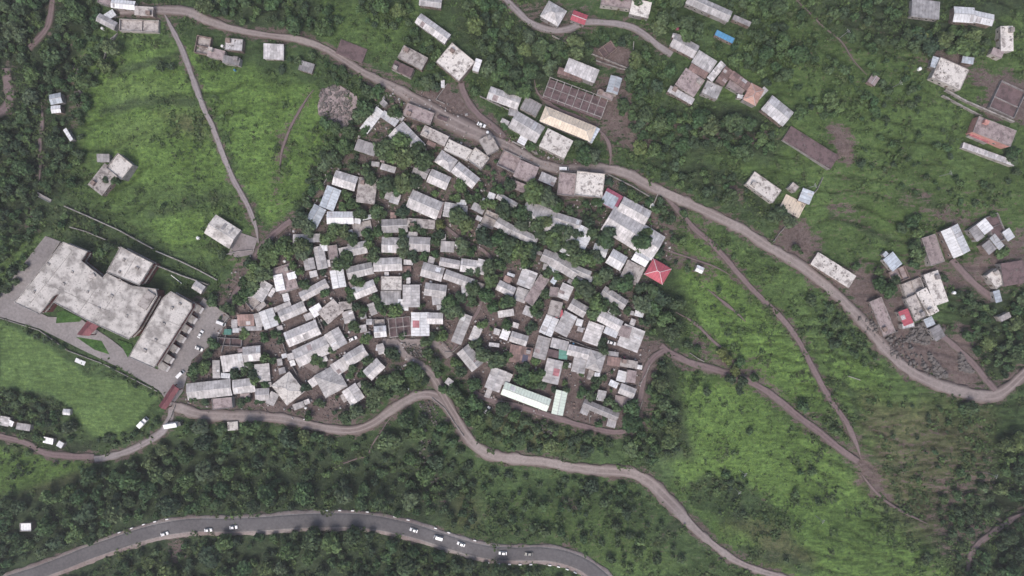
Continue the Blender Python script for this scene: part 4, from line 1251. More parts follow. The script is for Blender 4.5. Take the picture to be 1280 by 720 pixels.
addt(370, 218, S6, "420,170,55 470,230,55 380,270,50 540,320,60 660,300,65 880,310,60 740,330,35 610,20,60 760,80,80 900,50,90 1000,60,65 860,130,55 100,450,70 260,520,65 330,460,70 400,480,60 470,530,60 590,500,55 680,490,55 750,490,45 880,490,50 900,580,60 890,650,60 600,590,50 640,660,65 430,690,60 50,590,80 30,660,70 980,440,55 1060,470,45 1190,500,55 1170,570,45 980,670,55 1070,680,45 1160,660,45 130,130,50 90,230,50 40,330,55 10,400,60 200,80,40")
addt(562, 218, S6, "90,80,60 160,190,55 50,190,50 230,190,45 60,360,85 150,400,75 430,130,50 500,100,60 300,240,55 360,250,45 460,280,80 580,330,75 620,420,65 720,140,100 820,180,90 900,260,65 670,350,55 720,420,75 820,400,65 780,520,65 280,520,85 400,550,75 490,580,85 560,640,75 680,640,75 600,600,65 430,490,45 110,600,75 180,640,55 900,480,65 880,580,75 980,500,65 1060,500,55 1150,400,55 1190,490,55 1250,550,45 1020,620,75 1100,680,65 1240,690,55 940,680,45 1240,230,45 420,650,55 500,690,55")
addt(740, 218, S6, "50,230,45 130,510,85 450,490,70 440,570,65 20,510,40 400,640,45 40,690,45 560,650,50 750,560,50 140,60,40 250,110,40 330,160,40 390,200,40 570,230,40 600,300,45 660,370,45 770,320,45")
addt(640, 290, S6, "120,170,80 40,120,55 110,260,55 200,130,35 330,40,75 450,120,55 530,220,75 640,220,75 700,210,65 790,50,75 1100,80,85 1200,170,40 800,350,75 720,400,65 560,430,55 880,420,65 950,440,80 620,500,85 700,590,75 560,520,55 780,600,55 680,680,55 270,510,45 220,600,55 210,680,45 300,340,45 380,360,45 1050,580,65 1120,600,75 1080,470,55 1180,500,65 1250,560,75 1200,640,75 860,640,55 960,660,45")
addt(604, 326, S6, "60,60,75 150,30,55 60,170,75 40,280,75 80,380,55 200,330,65 160,350,45 360,20,55 430,420,45 400,560,55 190,530,50 10,520,35 520,290,45 540,100,45 920,440,60 1000,690,50")
addt(412, 326, S6, "100,20,70 200,170,45 250,190,45 170,260,55 180,310,45 220,380,45 290,400,35 270,440,35 210,540,55 380,310,55 420,380,55 450,420,45 540,410,65 390,160,35 640,120,40 600,620,35 1010,360,75 1040,420,80 960,390,55 1100,300,55 1200,240,70 1190,330,55 1160,90,50 1240,80,50 940,640,55 300,660,55 760,380,35 800,680,50 860,620,45 1260,530,35 1220,690,55")
addt(300, 300, S6, "340,40,85 220,60,65 180,100,65 270,110,75 400,100,65 480,60,55 530,70,65 220,180,75 130,230,65 90,300,65 180,300,60 60,190,45 80,420,55 20,500,45 490,260,40 540,380,45 690,265,40 880,170,55 820,200,40 700,440,50 590,520,35 310,650,40 950,330,45 990,320,35 30,400,45 430,210,40")
addt(220, 326, S6, "290,330,55 420,380,55 500,330,55 560,280,55 460,420,45 620,210,60 560,180,45 720,100,75 560,610,50 730,640,45 820,600,45 870,660,45 300,690,55 1060,200,50")
addt(220, 434, S6, "260,60,55 150,180,65 230,160,65 130,240,45 490,220,50 560,200,45 600,140,45 640,230,55 650,290,50 740,310,40 130,430,45 235,460,45 540,470,45 590,440,35 690,450,40 800,120,35 730,90,45 1160,110,60 1080,340,45 1190,470,45 1100,580,45 200,670,75 360,690,55 600,680,80 100,690,55 1220,150,35")
addt(412, 434, S6, "20,20,40 190,170,55 170,240,45 280,230,45 310,110,50 290,320,45 450,290,75 530,280,75 560,340,65 470,370,55 360,380,85 350,460,75 230,540,75 120,590,65 680,200,75 740,240,55 800,290,35 500,30,55 540,80,45 830,50,55 880,140,55 900,220,45 1050,130,55 1080,210,55 950,350,45 1040,370,65 1080,450,65 1130,540,55 1200,470,75 1200,320,65 1240,600,75 940,670,50 620,620,80 650,570,50 1170,620,55")
addt(604, 434, S6, "20,60,75 110,100,80 200,90,55 330,180,65 330,260,75 440,250,75 480,310,55 420,320,55 430,120,45 690,150,35 820,220,35 1000,30,45 950,290,45 1000,260,35 930,330,45 820,380,50 880,390,50 920,420,45 1040,450,50 1110,500,45 590,350,35 690,360,35 960,640,35 1260,520,80 1250,620,90 150,520,70 250,580,60 350,620,50 120,640,60 450,680,45")
addt(0, 0, 1, "36 416 4 45 421 4 56 425 5 66 428 4 77 434 4.5 141 461 3 155 473 3 170 483 3 188 494 3 124 315 8 134 308 8 122 320 6 136 309 6 142 226 7 132 225 6 88 228 8 276 318 8 80 270 6 76 280 6 200 82 6 212 83 6 204 258 4 925 490 6 944 472 6 860 432 6 871 435 5 1005 508 8 1045 540 6 1215 510 9 1205 512 7 1113 364 10 1120 350 7 1100 340 6 1102 355 9 1152 318 10 1146 306 9 1145 330 7 1256 316 8 1243 268 4 1252 312 5 1142 278 9 1150 290 8 1130 285 7 1148 272 7 985 275 10 970 270 9 978 262 8 1268 188 8 1270 196 8 1150 45 9 1148 38 8 1160 46 7 620 20 8 1203 592 6 1260 590 8 983 700 4 1270 620 8 1024 628 5 995 618 6 1016 590 6 938 540 5 885 490 6 870 480 5 1000 590 4 845 205 8 852 200 7 812 252 6 820 262 6 844 220 5 880 215 6 640 650 6 590 650 6 578 643 6 583 660 6 568 655 5")
for x, y in ((551, 281), (1150, 42), (1157, 46), (903, 440), (910, 450), (920, 463), (914, 474), (930, 478), (926, 454), (106, 75), (98, 55), (1161, 700)):
    TREES.append([x, y, 7.5, 1])
rr = random.Random(5)
def near_road(x, y, m):
    for C, nm in ROADC:
        d = (C[::2, 0]-x)**2+(C[::2, 1]-y)**2; i = int(np.argmin(d))
        if d[i] < (C[::2, 2][i]/2+m+ .8)**2: return True
    return False
def in_house(x, y, m):
    if any(pip(P, x, y) for P in SPOLY): return True
    for cx, cy, rz, a, b in FOOT:
        dx, dy = x-cx, y-cy
        if abs(dx)+abs(dy) > a+b+m+6: continue
        c, s = math.cos(rz), math.sin(rz); X = dx*c+dy*s; Y = -dx*s+dy*c
        if abs(X) < a+m and abs(Y) < b+m: return True
    return False
FOREST = [ # polygon
 ("398 205 450 130 500 110 560 170 640 225 760 240 850 280 835 345 800 370 700 330 600 320 500 300 380 290", 2.6, 4.6, 2.0), ("380 290 700 330 800 370 815 440 800 530 700 520 610 505 590 470 560 440 500 460 460 510 420 530 230 505 240 440 300 330", 2.4, 4.0, 4.5),
 ("520 150 600 190 700 220 760 240 760 300 640 300 540 230", 4, 6, 1.7), # polygon, rmin, rmax, spacing factor
 ("-50 -30 62 -30 58 25 45 52 20 80 8 95 -50 90", 6, 11, 1.15), ("72 -20 118 -20 122 45 140 60 122 100 104 150 98 205 72 235 40 250 5 285 -50 290 -50 145 16 140 22 95 50 62 70 40", 5.5, 10.5, 1.15),
 ("-50 300 15 280 35 258 48 250 45 282 18 315 -10 360 -50 360", 5, 8, 1.2), ("-40 375 10 340 28 320 30 335 5 372 -30 395", 4, 6, 1.6),
 ("242 -10 335 -10 420 12 430 38 385 38 300 28 262 18", 6, 10, 1.15), ("440 -10 520 -5 512 30 480 40 450 30", 5, 9, 1.5),
 ("505 45 518 25 548 48 552 75 562 92 548 112 508 106 520 85 500 60", 7, 10, 1.0), ("402 66 425 80 450 94 478 118 470 128 440 110 405 95", 5, 8, 1.1), ("330 75 360 50 390 66 400 90 370 92 345 84", 5, 8, 1.8),
 ("580 -10 625 -10 690 45 750 50 742 62 710 78 700 90 672 100 655 118 640 110 610 92 600 60", 6, 10, 1.05), ("752 -10 862 -10 882 30 880 50 840 42 800 28 758 22", 6, 11, 1.1),
 ("800 55 830 68 845 90 820 110 800 130 780 145 768 120 790 80", 6, 10, 1.1), ("775 125 830 138 905 150 955 150 972 180 948 198 895 182 862 185 830 195 790 182", 6, 10.5, 1.05),
 ("910 -10 985 -10 992 40 1005 60 985 85 1000 110 980 105 945 72 918 42", 6, 10, 1.3), ("1000 125 1050 120 1062 142 1030 150 1000 140", 5, 8, 1.2), ("1122 18 1135 20 1180 32 1235 46 1248 60 1215 70 1165 62 1125 55", 7, 10, .95),
 ("985 -10 1120 -10 1125 60 1150 110 1100 140 1050 110 1010 70", 3, 6, 2.8), ("1070 140 1180 160 1230 220 1290 210 1290 260 1150 250 1080 220", 2.5, 4.5, 4.2), ("1060 100 1160 100 1150 140 1090 150", 3, 6, 2.6),
 ("1208 365 1255 378 1295 395 1295 440 1255 475 1232 460 1215 430 1212 400", 6, 9, 1.3), ("1198 365 1232 372 1240 395 1215 400 1200 385", 6, 8, 1.1), ("1160 330 1180 345 1200 380 1190 400 1160 360", 3, 5, 2.2),
 ("775 335 815 360 850 378 862 400 845 425 815 415 790 395 770 372", 6, 9, 1.05), ("812 440 830 448 838 480 842 520 850 565 820 582 790 570 780 548 800 530 806 500 812 470", 6, 10, 1.0),
 ("592 505 640 525 700 535 768 550 765 572 700 565 650 562 612 555 596 535", 5, 9, 1.15), ("555 470 575 480 592 500 590 530 575 510 562 495", 5, 7, 1.1), 
 ("-50 625 40 628 62 618 110 592 150 578 195 552 240 535 330 532 345 638 300 645 250 640 215 648 160 660 110 675 60 692 0 715 -50 730", 7, 13, 1.12), ("330 532 400 545 445 550 480 535 515 515 540 515 562 550 598 590 590 620 575 655 520 648 465 638 405 632 345 638", 5.5, 12, 1.6),
 ("130 735 155 700 195 682 240 676 300 672 345 668 420 668 475 672 530 690 575 702 620 712 690 712 725 730 725 760 100 760", 6.5, 13, 1.25), ("60 735 120 712 140 740", 5, 8, 1.3),
 ("600 590 690 598 760 602 800 620 840 665 860 700 780 712 750 690 690 672 640 672 610 640", 3.2, 6.5, 2.2), ("700 600 780 600 800 625 740 640 700 640", 6, 9, 1.3), ("-30 485 40 498 75 525 95 540 85 555 20 545 -30 530", 5, 8, 1.15), ("20 560 120 585 60 605 0 600", 3, 5, 3.0),
 ("120 548 180 540 200 520 212 540 190 548 130 562", 4, 6, 1.4),
 ("1248 560 1300 545 1320 740 1225 740 1215 700 1240 675 1262 655 1250 610", 6, 11, 1.25), ("1172 628 1235 605 1248 640 1215 680 1185 680", 4, 7, 1.6), ("1200 680 1230 680 1215 730 1195 730", 4, 6, 1.6),
 ("770 205 830 205 860 215 925 220 940 240 925 262 880 248 840 232 800 222", 4, 8, 1.5), ("850 270 900 300 940 340 930 350 880 305 850 285", 3, 5, 3),
 ("878 20 905 20 918 45 950 80 985 110 965 110 930 85 900 62 884 50", 5, 8, 1.6), ("1232 340 1290 350 1290 400 1245 400", 4, 7, 2.0),
 ("985 300 1100 340 1060 350 1000 320", 3, 5, 3), ("1010 360 1060 400 1100 450 1080 455 1030 420", 3, 6, 1.6), ("880 590 930 590 950 640 900 650", 2.5, 5, 2.5), ("1090 500 1240 520 1230 600 1120 600", 2.5, 4, 6),
 ("400 190 412 175 420 215 380 262 372 256", 5, 8, 1.0), ("395 190 415 172 425 190 415 215", 5, 8, 1.0),
 ("60 255 180 330 150 300 100 262", 3, 4, 3.5), ("600 505 620 512 700 532 690 540 620 530", 3, 5, 1.6), ("840 300 900 330 930 350 940 370 900 370 860 340 838 330", 3.5, 6, 2.0), ("745 40 760 60 800 52 792 40", 3, 6, 1.6),
]
def near_any(x, y, r, k, L):
    for t in L:
        if (t[0]-x)**2+(t[1]-y)**2 < (k*.62*(t[2]+r))**2: return True
    return False
for s, r0, r1, k in FOREST:
    P = PP(s); x0 = min(p[0] for p in P); x1 = max(p[0] for p in P); y0 = min(p[1] for p in P); y1 = max(p[1] for p in P)
    loc = [t for t in TREES if x0-15 < t[0] < x1+15 and y0-15 < t[1] < y1+15]
    A = (x1-x0)*(y1-y0); n = int(A/((r0+r1)*.5*k)**2*(3 if k < 2 else .8))
    for _ in range(n):
        x, y = rr.uniform(x0, x1), rr.uniform(y0, y1)
        if not pip(P, x, y): continue
        r = r0*.8+(r1*1.35-r0*.8)*rr.random()**1.5
        if near_any(x, y, r, min(k, 1.25), loc): continue
        if math.hypot(x-32, y-658) < r+9: continue
        X, Y, Z = W(x, y)
        if near_road(X, Y, r*.4*.8) or in_house(X, Y, r*.4*.85): continue
        t = [x, y, r, 0]; TREES.append(t); loc.append(t)
# larger first; 300 individuals, the rest as one mass
vis = lambda t: -8 < t[0] < 1288 and -8 < t[1] < 728
TREES.sort(key=lambda t: -(t[2]+(2.0 if t[3] else 0)) if vis(t) else 0)
allv = [t for t in TREES if vis(t)]
print('TREES', len(TREES), 'visible', len(allv))
ind = allv[:300]; rest = allv[300:]+[t for t in TREES if not vis(t)]
def place(t):
    X, Y, Z = W(t[0], t[1], t[2]*.4*1.2); r = t[2]*.4
    return X, Y, Z, r
first = None
for i, t in enumerate(ind):
    X, Y, Z, r = place(t); v = rr.randrange(NV)
    hz = r*rr.uniform(.95, 1.35)
    o = empty('yellow_tree' if t[3] else 'broadleaf_tree', (X, Y, Z), rr.uniform(0, 6.28))
    ax = rr.uniform(.9, 1.12); 
    tr = link('trunk', TM[i % 3], o); tr.scale = (r, r, hz+.8)
    c = link('crown', CMy if t[3] else CM[v], o); c.scale = (r*ax, r/ax, hz); c.location = (0, 0, .9)
    size = 'big' if t[2] > 10.5 else 'mid-sized'
    THINGS.append((o, t[0], t[1], 'yellowish tree' if t[3] else '%s green tree' % size, 'tree', 'trees on and around the hillside village'))
Vs = []; tint = []; rs = np.random.RandomState(3)
TV = MB()
for t in rest:
    X, Y, Z, r = place(t); V = CRL[rs.randint(8)]; a = rs.rand()*6.28; hz = r*(.9+.4*rs.rand()); c, s = math.cos(a), math.sin(a)
    U = np.column_stack([(V[:, 0]*c-V[:, 1]*s)*r+X, (V[:, 0]*s+V[:, 1]*c)*r+Y, V[:, 2]*hz+Z+.6]); Vs.append(U); tint.append(np.full(len(U), rs.rand()))
    TV.tube([(X, Y, Z-.5), (X, Y, Z+.6+hz*.8)], [r*.07, r*.03], 5)
me = npmesh('small_trees', np.concatenate(Vs), quads(len(np.concatenate(Vs))//4), M_leafs)
a = me.attributes.new('tint', 'FLOAT', 'POINT'); a.data.foreach_set('value', np.concatenate(tint).astype(np.float32))
so = link('small_trees', me); tag(so, 'smaller green trees and bushes filling the woods and the gaps between houses', 'trees', kind='stuff')
TV.build('trunk', M_bark, so)['kind'] = 'stuff'

# ------------------------------------------------------------------ scrub and tufts
HM = np.zeros(GX.shape, bool)
for cx, cy, rz, a, b in FOOT:
    if a > 19: continue
    dx, dy = GX-cx, GY-cy; c, s = math.cos(rz), math.sin(rz); HM |= (abs(dx*c+dy*s) < a+.6) & (abs(-dx*s+dy*c) < b+.6)
HM |= sdist(poly_w(PP("57 295 76 302 78 312 24 378 60 396 100 398 140 425 165 445 197 462 215 440 245 385 255 372 288 395 270 425 240 450 228 490 214 508 199 488 150 460 100 436 50 411 0 396 -20 388 0 368")), GX, GY) > -.5
for P in SPOLY: HM |= sdist(np.array(P), GX, GY) > -1
def scatter(name, lab, cat, n, dens, smin, smax, mat, seed, leaves=9, flat=.6):
    r = np.random.RandomState(seed)
    px = r.uniform(-12, 1292, n*4); py = r.uniform(-12, 732, n*4)
    X = (px-640)*.4; Y = (360-py)*.4
    for _ in range(6):
        k = (H-hs(X, Y))/F; X = (px-640)*k; Y = (360-py)*k
    jx = np.clip(np.round(X+330).astype(int)+11, 0, len(xs)-1); jy = np.clip(np.round(Y+215).astype(int)+11, 0, len(ys)-1)
    d = dens(X, Y, colr[jy, jx], dirt[jy, jx], lawn[jy, jx]); keep = (r.rand(n*4) < d) & ~HM[jy, jx]
    for C, nm in ROADC:
        q = C[::3]; ok = np.min((X[:, None]-q[None, :, 0])**2+(Y[:, None]-q[None, :, 1])**2, 1) > (q[:, 2].mean()/2-.25)**2; keep &= ok
    X, Y, jx, jy = X[keep][:n], Y[keep][:n], jx[keep][:n], jy[keep][:n]; Z = GZ[jy, jx]; m = len(X)
    S = smin+(smax-smin)*r.rand(m)**2.5
    c = np.repeat(np.stack([X, Y, Z], 1), leaves, 0); sc_ = np.repeat(S, leaves)[:, None]
    o = r.normal(size=(m*leaves, 3))*.42; o[:, 2] = np.abs(o[:, 2])*flat+.12; c = c+o*sc_
    nn = r.normal(size=(m*leaves, 3))*.5+np.array([0, 0, 1]); nn /= np.linalg.norm(nn, axis=1)[:, None]; h = r.normal(size=(m*leaves, 3)); u = np.cross(nn, h); u /= np.linalg.norm(u, axis=1)[:, None]; v = np.cross(nn, u)
    s = sc_*(.18+.2*r.rand(m*leaves))[:, None]
    V = np.stack([c-u*s, c-v*s*.7, c+u*s, c+v*s*.7], 1).reshape(-1, 3)
    me = npmesh(name, V, quads(m*leaves), mat); a = me.attributes.new('tint', 'FLOAT', 'POINT'); a.data.foreach_set('value', np.repeat(r.rand(m), leaves*4).astype(np.float32))
    tag(link(name, me), lab, cat, kind='stuff')
def dgreen(X, Y, c, d, l):
    n = fbm(X, Y, 18, 3); bright = np.clip((c[:, 1]-.09)/.08, 0, 1)
    return np.where((l > -1) | (d > .5), 0, np.clip((n-.36)*2.6, .05, 1)*(1-.75*bright))
scatter('scrub', 'low green scrub growing over the slopes', 'scrub', 9000, dgreen, .8, 3.2, M_scrub, 4, 14)
def dgrass(X, Y, c, d, l): return np.where((l > -1) | (d > .55), 0, .3+.5*np.clip((c[:, 1]-.08)/.08, 0, 1))
scatter('grass', 'rough grass tufts and weeds in the meadows', 'grass', 16000, dgrass, .5, 1.3, M_scrub, 8, 6, .5)

# ------------------------------------------------------------------ rubble
def rubble(name, lab, polys, n, smin, smax, mat, seed):
    r = random.Random(seed); m = MB(); 
    PL = [PP(p) for p in polys]; c = 0; tries = 0
    while c < n and tries < n*8:
        tries += 1; P = r.choice(PL); x = r.uniform(min(p[0] for p in P), max(p[0] for p in P)); y = r.uniform(min(p[1] for p in P), max(p[1] for p in P))
        if not pip(P, x, y): continue
        X, Y, Z = W(x, y); 
        if in_house(X, Y, .1): continue
        s = smin+(smax-smin)*r.random()**2.5; a = r.uniform(0, 3)
        w1, w2, w3 = s, s*r.uniform(.5, 1), s*r.uniform(.3, .7); ca_, sa_ = math.cos(a), math.sin(a); vs = []
        for dx, dy, dz in ((-.5, -.5, 0), (.5, -.5, 0), (.5, .5, 0), (-.5, .5, 0), (-.3, -.35, 1), (.35, -.3, .9), (.3, .35, 1.05), (-.35, .3, .85)):
            q, w = dx*w1*r.uniform(.8, 1.2), dy*w2*r.uniform(.8, 1.2); vs.append((X+q*ca_-w*sa_, Y+q*sa_+w*ca_, Z-.35+dz*(w3+.35)))
        m.add(vs, [(4, 5, 6, 7), (0, 1, 5, 4), (1, 2, 6, 5), (2, 3, 7, 6), (3, 0, 4, 7)]); c += 1
    tag(m.build(name, mat), lab, 'rubble', kind='stuff')
rubble('rubble', 'heaps of broken rock on the brown slope beside the hamlet on the right', ["1070 395 1100 385 1130 420 1165 460 1175 475 1140 462 1110 440", "1150 400 1180 410 1160 430 1130 425", "1160 440 1185 470 1170 472", "1200 440 1216 466 1200 462"], 900, .5, 2.4, M_stone, 3)
rubble('rubble', 'grey stones and debris beside the hairpin and the lower lanes', ["520 505 545 500 552 530 530 540", "520 545 540 550 545 600 530 610", "505 428 530 432 528 446 510 444", "90 80 100 85 104 130 95 140", "660 525 700 535 690 545 665 535"], 500, .4, 1.6, M_stone, 4)
rubble('yard_clutter', 'loose stones and scattered clutter in the village yards', ["398 205 450 130 500 100 640 170 760 215 850 300 800 400 815 440 790 530 610 515 560 450 500 470 420 530 230 505 290 340 370 270"], 3000, .25, 1.1, M_stone, 5)
rubble('yard_clutter', 'pale scraps, sacks and boards lying in the village yards', ["398 205 450 130 500 100 640 170 760 215 850 300 800 400 815 440 790 530 610 515 560 450 500 470 420 530 230 505 290 340 370 270"], 1300, .3, 1.5, GRY['l'], 15)
rubble('yard_clutter', 'brown boards and stacked wood in the village yards', ["398 205 450 130 500 100 640 170 760 215 850 300 800 400 815 440 790 530 610 515 560 450 500 470 420 530 230 505 290 340 370 270"], 1000, .4, 1.8, MW[1], 16)
rubble('rubble', 'broken grey slabs on the ruined plot above the village', ["388 428 398 405 430 110 445 130 432 160 400 145"[0:0] or "398 112 420 105 436 112 445 140 432 162 400 145"], 420, .5, 1.8, M_stone, 6)
slab('ruined_plot', GRY['p'], "403 112 422 105 446 120 449 135 436 156 424 161 398 143 397 132", .12)

# ------------------------------------------------------------------ vehicles
def shell(prof, ws, m, z0=0):
    """body lofted along x: prof = [(x, z_bottom, z_top, half_width_bottom, half_width_top)]"""
    vs = []; 
    for x, zb, zt, wb, wt in prof: vs += [(x, -wb, zb), (x, wb, zb), (x, wb*1.0, (zb+zt)*.5), (x, wt, zt), (x, -wt, zt), (x, -wb, (zb+zt)*.5)]
    n = len(prof); fs = [(5, 4, 3, 2, 1, 0), tuple((n-1)*6+i for i in range(6))]
    for k in range(n-1):
        for i in range(6): fs.append((k*6+i, k*6+(i+1) % 6, (k+1)*6+(i+1) % 6, (k+1)*6+i))
    m.add(vs, fs)
def wheels(t, xsx, hw, r=.32):
    for x in xsx:
        for s in (-1, 1):
            def disc(rr_, w, nm, mt, par):
                vs = []; n = 14
                for y in (-w/2, w/2): vs += [(rr_*math.cos(6.2832*i/n), y, rr_*math.sin(6.2832*i/n)) for i in range(n)]
                return MB().add(vs, [tuple(range(n)), tuple(range(n, 2*n))[::-1]]+[(i, i+n, (i+1) % n+n, (i+1) % n) for i in range(n)]).build(nm, mt, par)
            w = empty('wheel', (x, s*(hw-.1), r)); w.parent = t; disc(r, .2, 'tyre', M_rub, w); disc(r*.6, .22, 'rim', M_metal, w)
def make_car(name, paint):
    t = empty(name, (0, 0, 0)); m = MB()
    shell([(-2.15, .45, .85, .78, .70), (-2.05, .28, .98, .84, .78), (-1.2, .25, 1.02, .87, .80), (.9, .25, 1.0, .87, .80), (1.9, .27, .86, .85, .76), (2.15, .42, .70, .76, .66)], 0, m)
    m.build('body', paint, t)
    g = MB(); shell([(-1.55, .98, 1.02, .76, .72), (-1.1, .98, 1.36, .78, .62), (.25, .98, 1.40, .78, .62), (1.0, .97, 1.01, .76, .72)], 0, g); g.build('glasshouse', M_glass, t)
    MB().box(-.42, 0, 1.415, 1.35, 1.2, .05).build('roof', paint, t)
    for s in (-1, 1): MB().box(2.08, s*.58, .64, .14, .3, .16).build('headlight', M_lamp, t)
    wheels(t, (-1.3, 1.35), .86); return t
def make_van(name):
    t = empty(name, (0, 0, 0)); m = MB()
    shell([(-2.4, .35, 1.7, .85, .74), (-2.3, .3, 1.85, .88, .78), (1.3, .3, 1.85, .88, .78), (2.0, .3, 1.15, .87, .78), (2.35, .4, .8, .8, .7)], 0, m); m.build('body', M_carw, t)
    MB().add([(1.36, -.74, 1.79), (1.36, .74, 1.79), (2.03, .74, 1.17), (2.03, -.74, 1.17)], [(3, 2, 1, 0)]).build('windscreen', M_glass, t).location.z = .03
    for s in (-1, 1): MB().box(-.6, s*.885, 1.3, 3.2, .03, .5).build('side_window', M_glass, t); MB().box(2.3, s*.6, .72, .12, .26, .18).build('headlight', M_lamp, t)
    wheels(t, (-1.5, 1.5), .88, .34); return t
def make_truck(name, L, cabm):
    t = empty(name, (0, 0, 0))
    MB().box(-1.1, 0, .75, L, .9, .25).build('chassis', M_rub, t); b = L-2.4
    MB().box(-L/2-1.1+b/2, 0, 2.15, b, 2.3, 2.4).build('cargo_box', M_white, t)
    m = MB(); x = L/2-1.1; shell([(x-1.9, .6, 2.5, 1.08, 1.0), (x-.5, .6, 2.45, 1.08, 1.0), (x, .6, 1.5, 1.08, 1.02)], 0, m); m.build('cab', cabm, t)
    MB().add([(x-.46, -.9, 2.42), (x-.46, .9, 2.42), (x+.01, .9, 1.56), (x+.01, -.9, 1.56)], [(3, 2, 1, 0)]).build('windscreen', M_glass, t).location = (.03, 0, .03)
    for s in (-1, 1): MB().box(x, s*.8, .9, .1, .3, .2).build('headlight', M_lamp, t)
    wheels(t, (-L/2, x-.9), 1.05, .48); return t
PROTO = {}
def vehicle(kind, p1, p2, lab, on=.0, group=None, scale=True):
    x1, y1, z1 = W(*p1); x2, y2, z2 = W(*p2); cx, cy = (x1+x2)/2, (y1+y2)/2; ang = math.atan2(y2-y1, x2-x1)
    if kind not in PROTO:
        t = {'white_car': lambda: make_car('parked_car', M_carw), 'dark_car': lambda: make_car('dark_car', M_card), 'van': lambda: make_van('minivan'), 'truck': lambda: make_truck('box_truck', 6.2, M_carw), 'bigtruck': lambda: make_truck('box_truck', 9.5, M_card)}[kind](); PROTO[kind] = t
    else: t = copy_tree(PROTO[kind])
    # tilt to the slope
    dx, dy = math.cos(ang), math.sin(ang); sl = (float(hs(cx+dx, cy+dy))-float(hs(cx-dx, cy-dy)))/2; sw = (float(hs(cx-dy, cy+dx))-float(hs(cx+dy, cy-dx)))/2
    fx = Vector((dx, dy, sl)).normalized(); up = Vector((-dx*sl+dy*sw, -dy*sl-dx*sw, 1)).normalized(); fy = up.cross(fx).normalized(); up = fx.cross(fy)
    M = Matrix((fx, fy, up)).transposed().to_4x4(); M.translation = (cx, cy, float(hs(cx, cy))+on); t.rotation_mode = 'QUATERNION'; t.location = M.translation; t.rotation_quaternion = M.to_quaternion()
    cat = {'white_car': 'car', 'dark_car': 'car', 'van': 'van', 'truck': 'truck', 'bigtruck': 'truck'}[kind]
    tag(t, lab, cat, group)
gp, gh = 'vehicles parked in the school yard', 'cars driving on the asphalt highway'
vehicle('white_car', (596, 154), (608, 159), "white car standing on the hill road beside the concrete roofs", .2)
vehicle('van', (696, 211.3), (714, 211.8), "whitish minivan on the hill road above the blotchy concrete block", .2)
vehicle('van', (273, 402), (282, 405.5), "white van parked alone at the top end of the school car park", .1, gp)
vehicle('white_car', (248.5, 422.5), (254.5, 412.5), "white car parked second from the top in the school car park", .1, gp)
vehicle('white_car', (245.5, 434), (254, 437.5), "white car half under the tree in the school car park", .1, gp)
vehicle('van', (222, 472), (231, 463), "white van parked nearest the red school gate", .1, gp)
vehicle('truck', (177, 531), (189, 518), "small white box truck parked at the corner of the green lawn", .0)
vehicle('bigtruck', (206, 531), (238, 526), "large white box truck with a dark cab below the red gate", .1)
on = .21
vehicle('white_car', (202, 668), (212, 665), "leftmost white car on the asphalt highway", on, gh)
vehicle('white_car', (257, 662), (266, 661.5), "second white car from the left on the asphalt highway", on, gh)
vehicle('white_car', (288, 658.8), (298, 658), "third white car from the left on the asphalt highway", on, gh)
vehicle('white_car', (522, 663.5), (513, 660.5), "first of the four white cars strung along the right-hand highway stretch", on, gh)
vehicle('van', (552.5, 672.5), (544, 670), "white van second in the string on the right-hand highway stretch", on, gh)
vehicle('white_car', (581, 681), (572, 677.5), "white car third in the string on the right-hand highway stretch", on, gh)
vehicle('white_car', (634, 690.8), (623, 690.3), "white car just behind the dark car on the highway", on, gh)
vehicle('dark_car', (666, 691.5), (656, 691.5), "only dark car on the asphalt highway", on, gh)
vehicle('white_car', (606, 516), (612, 508), "white car parked on the grass below the pale green roofs", .05)
vehicle('white_car', (760, 427), (769, 429.5), "white car in the brown yard at the eastern side of the village", .05)
vehicle('white_car', (438, 425), (446, 421.5), "white car beside the foliage at the west end of the village lane", .1)

# ------------------------------------------------------------------ tanks, poles, blocks, small things
def tank(px, py, lab, z=0.0, col=M_white, r=.75):
    X, Y, Z = W(px, py, z+1); t = empty('water_tank', (X, Y, Z+z)); tag(t, lab, 'water tank', 'water tanks')
    MB().cyl(0, 0, -.2 if z == 0 else 0, 1.3, r, r, 16).build('tank_body', col, t); MB().cyl(0, 0, 1.3, 1.6, r*.95, r*.35, 16).build('tank_lid', col, t)
    LM.setdefault('x', None)
del_ = None
tank(609.5, 165.5, "round white tank at the edge of the hill road right of the white car")
tank(757, 46.5, "round white tank on the grass left of the red earth plot")
tank(247.2, 297.5, "pale blue tank at the corner of the stained field barn", 0, M_white, .8)
tank(1193, 366, "bright white tank on the end of the blotchy flat roof on the right", 3.2)
tank(814.5, 257, "white tank by the short dark wall below the hill road", 0, M_white, 1.3)
tank(598, 332, "white tank beside the grey roofs left of the red lane", 0, M_white, .7)
tank(414, 373, "small white tank near the square white roof in the west", 0, M_white, .6)
tank(382, 510, "white tank beside the lower road in the south west", 0, M_white, .6)
tank(355.7, 326.5, "white tank at the top of the square brown courtyard house", 0, M_white, .7)
tank(510, 486.5, "tiny white tank in the trees inside the hairpin", 0, M_white, .5)
tank(1150, 86, "white tank left of the flat pale roof at the upper right", 0, M_white, .8)
LM.pop('x', None)
tr_ = random.Random(21); cand = [q for q in THINGS if q[0].name.startswith('flat_roof') or q[0].name.startswith('gable')]
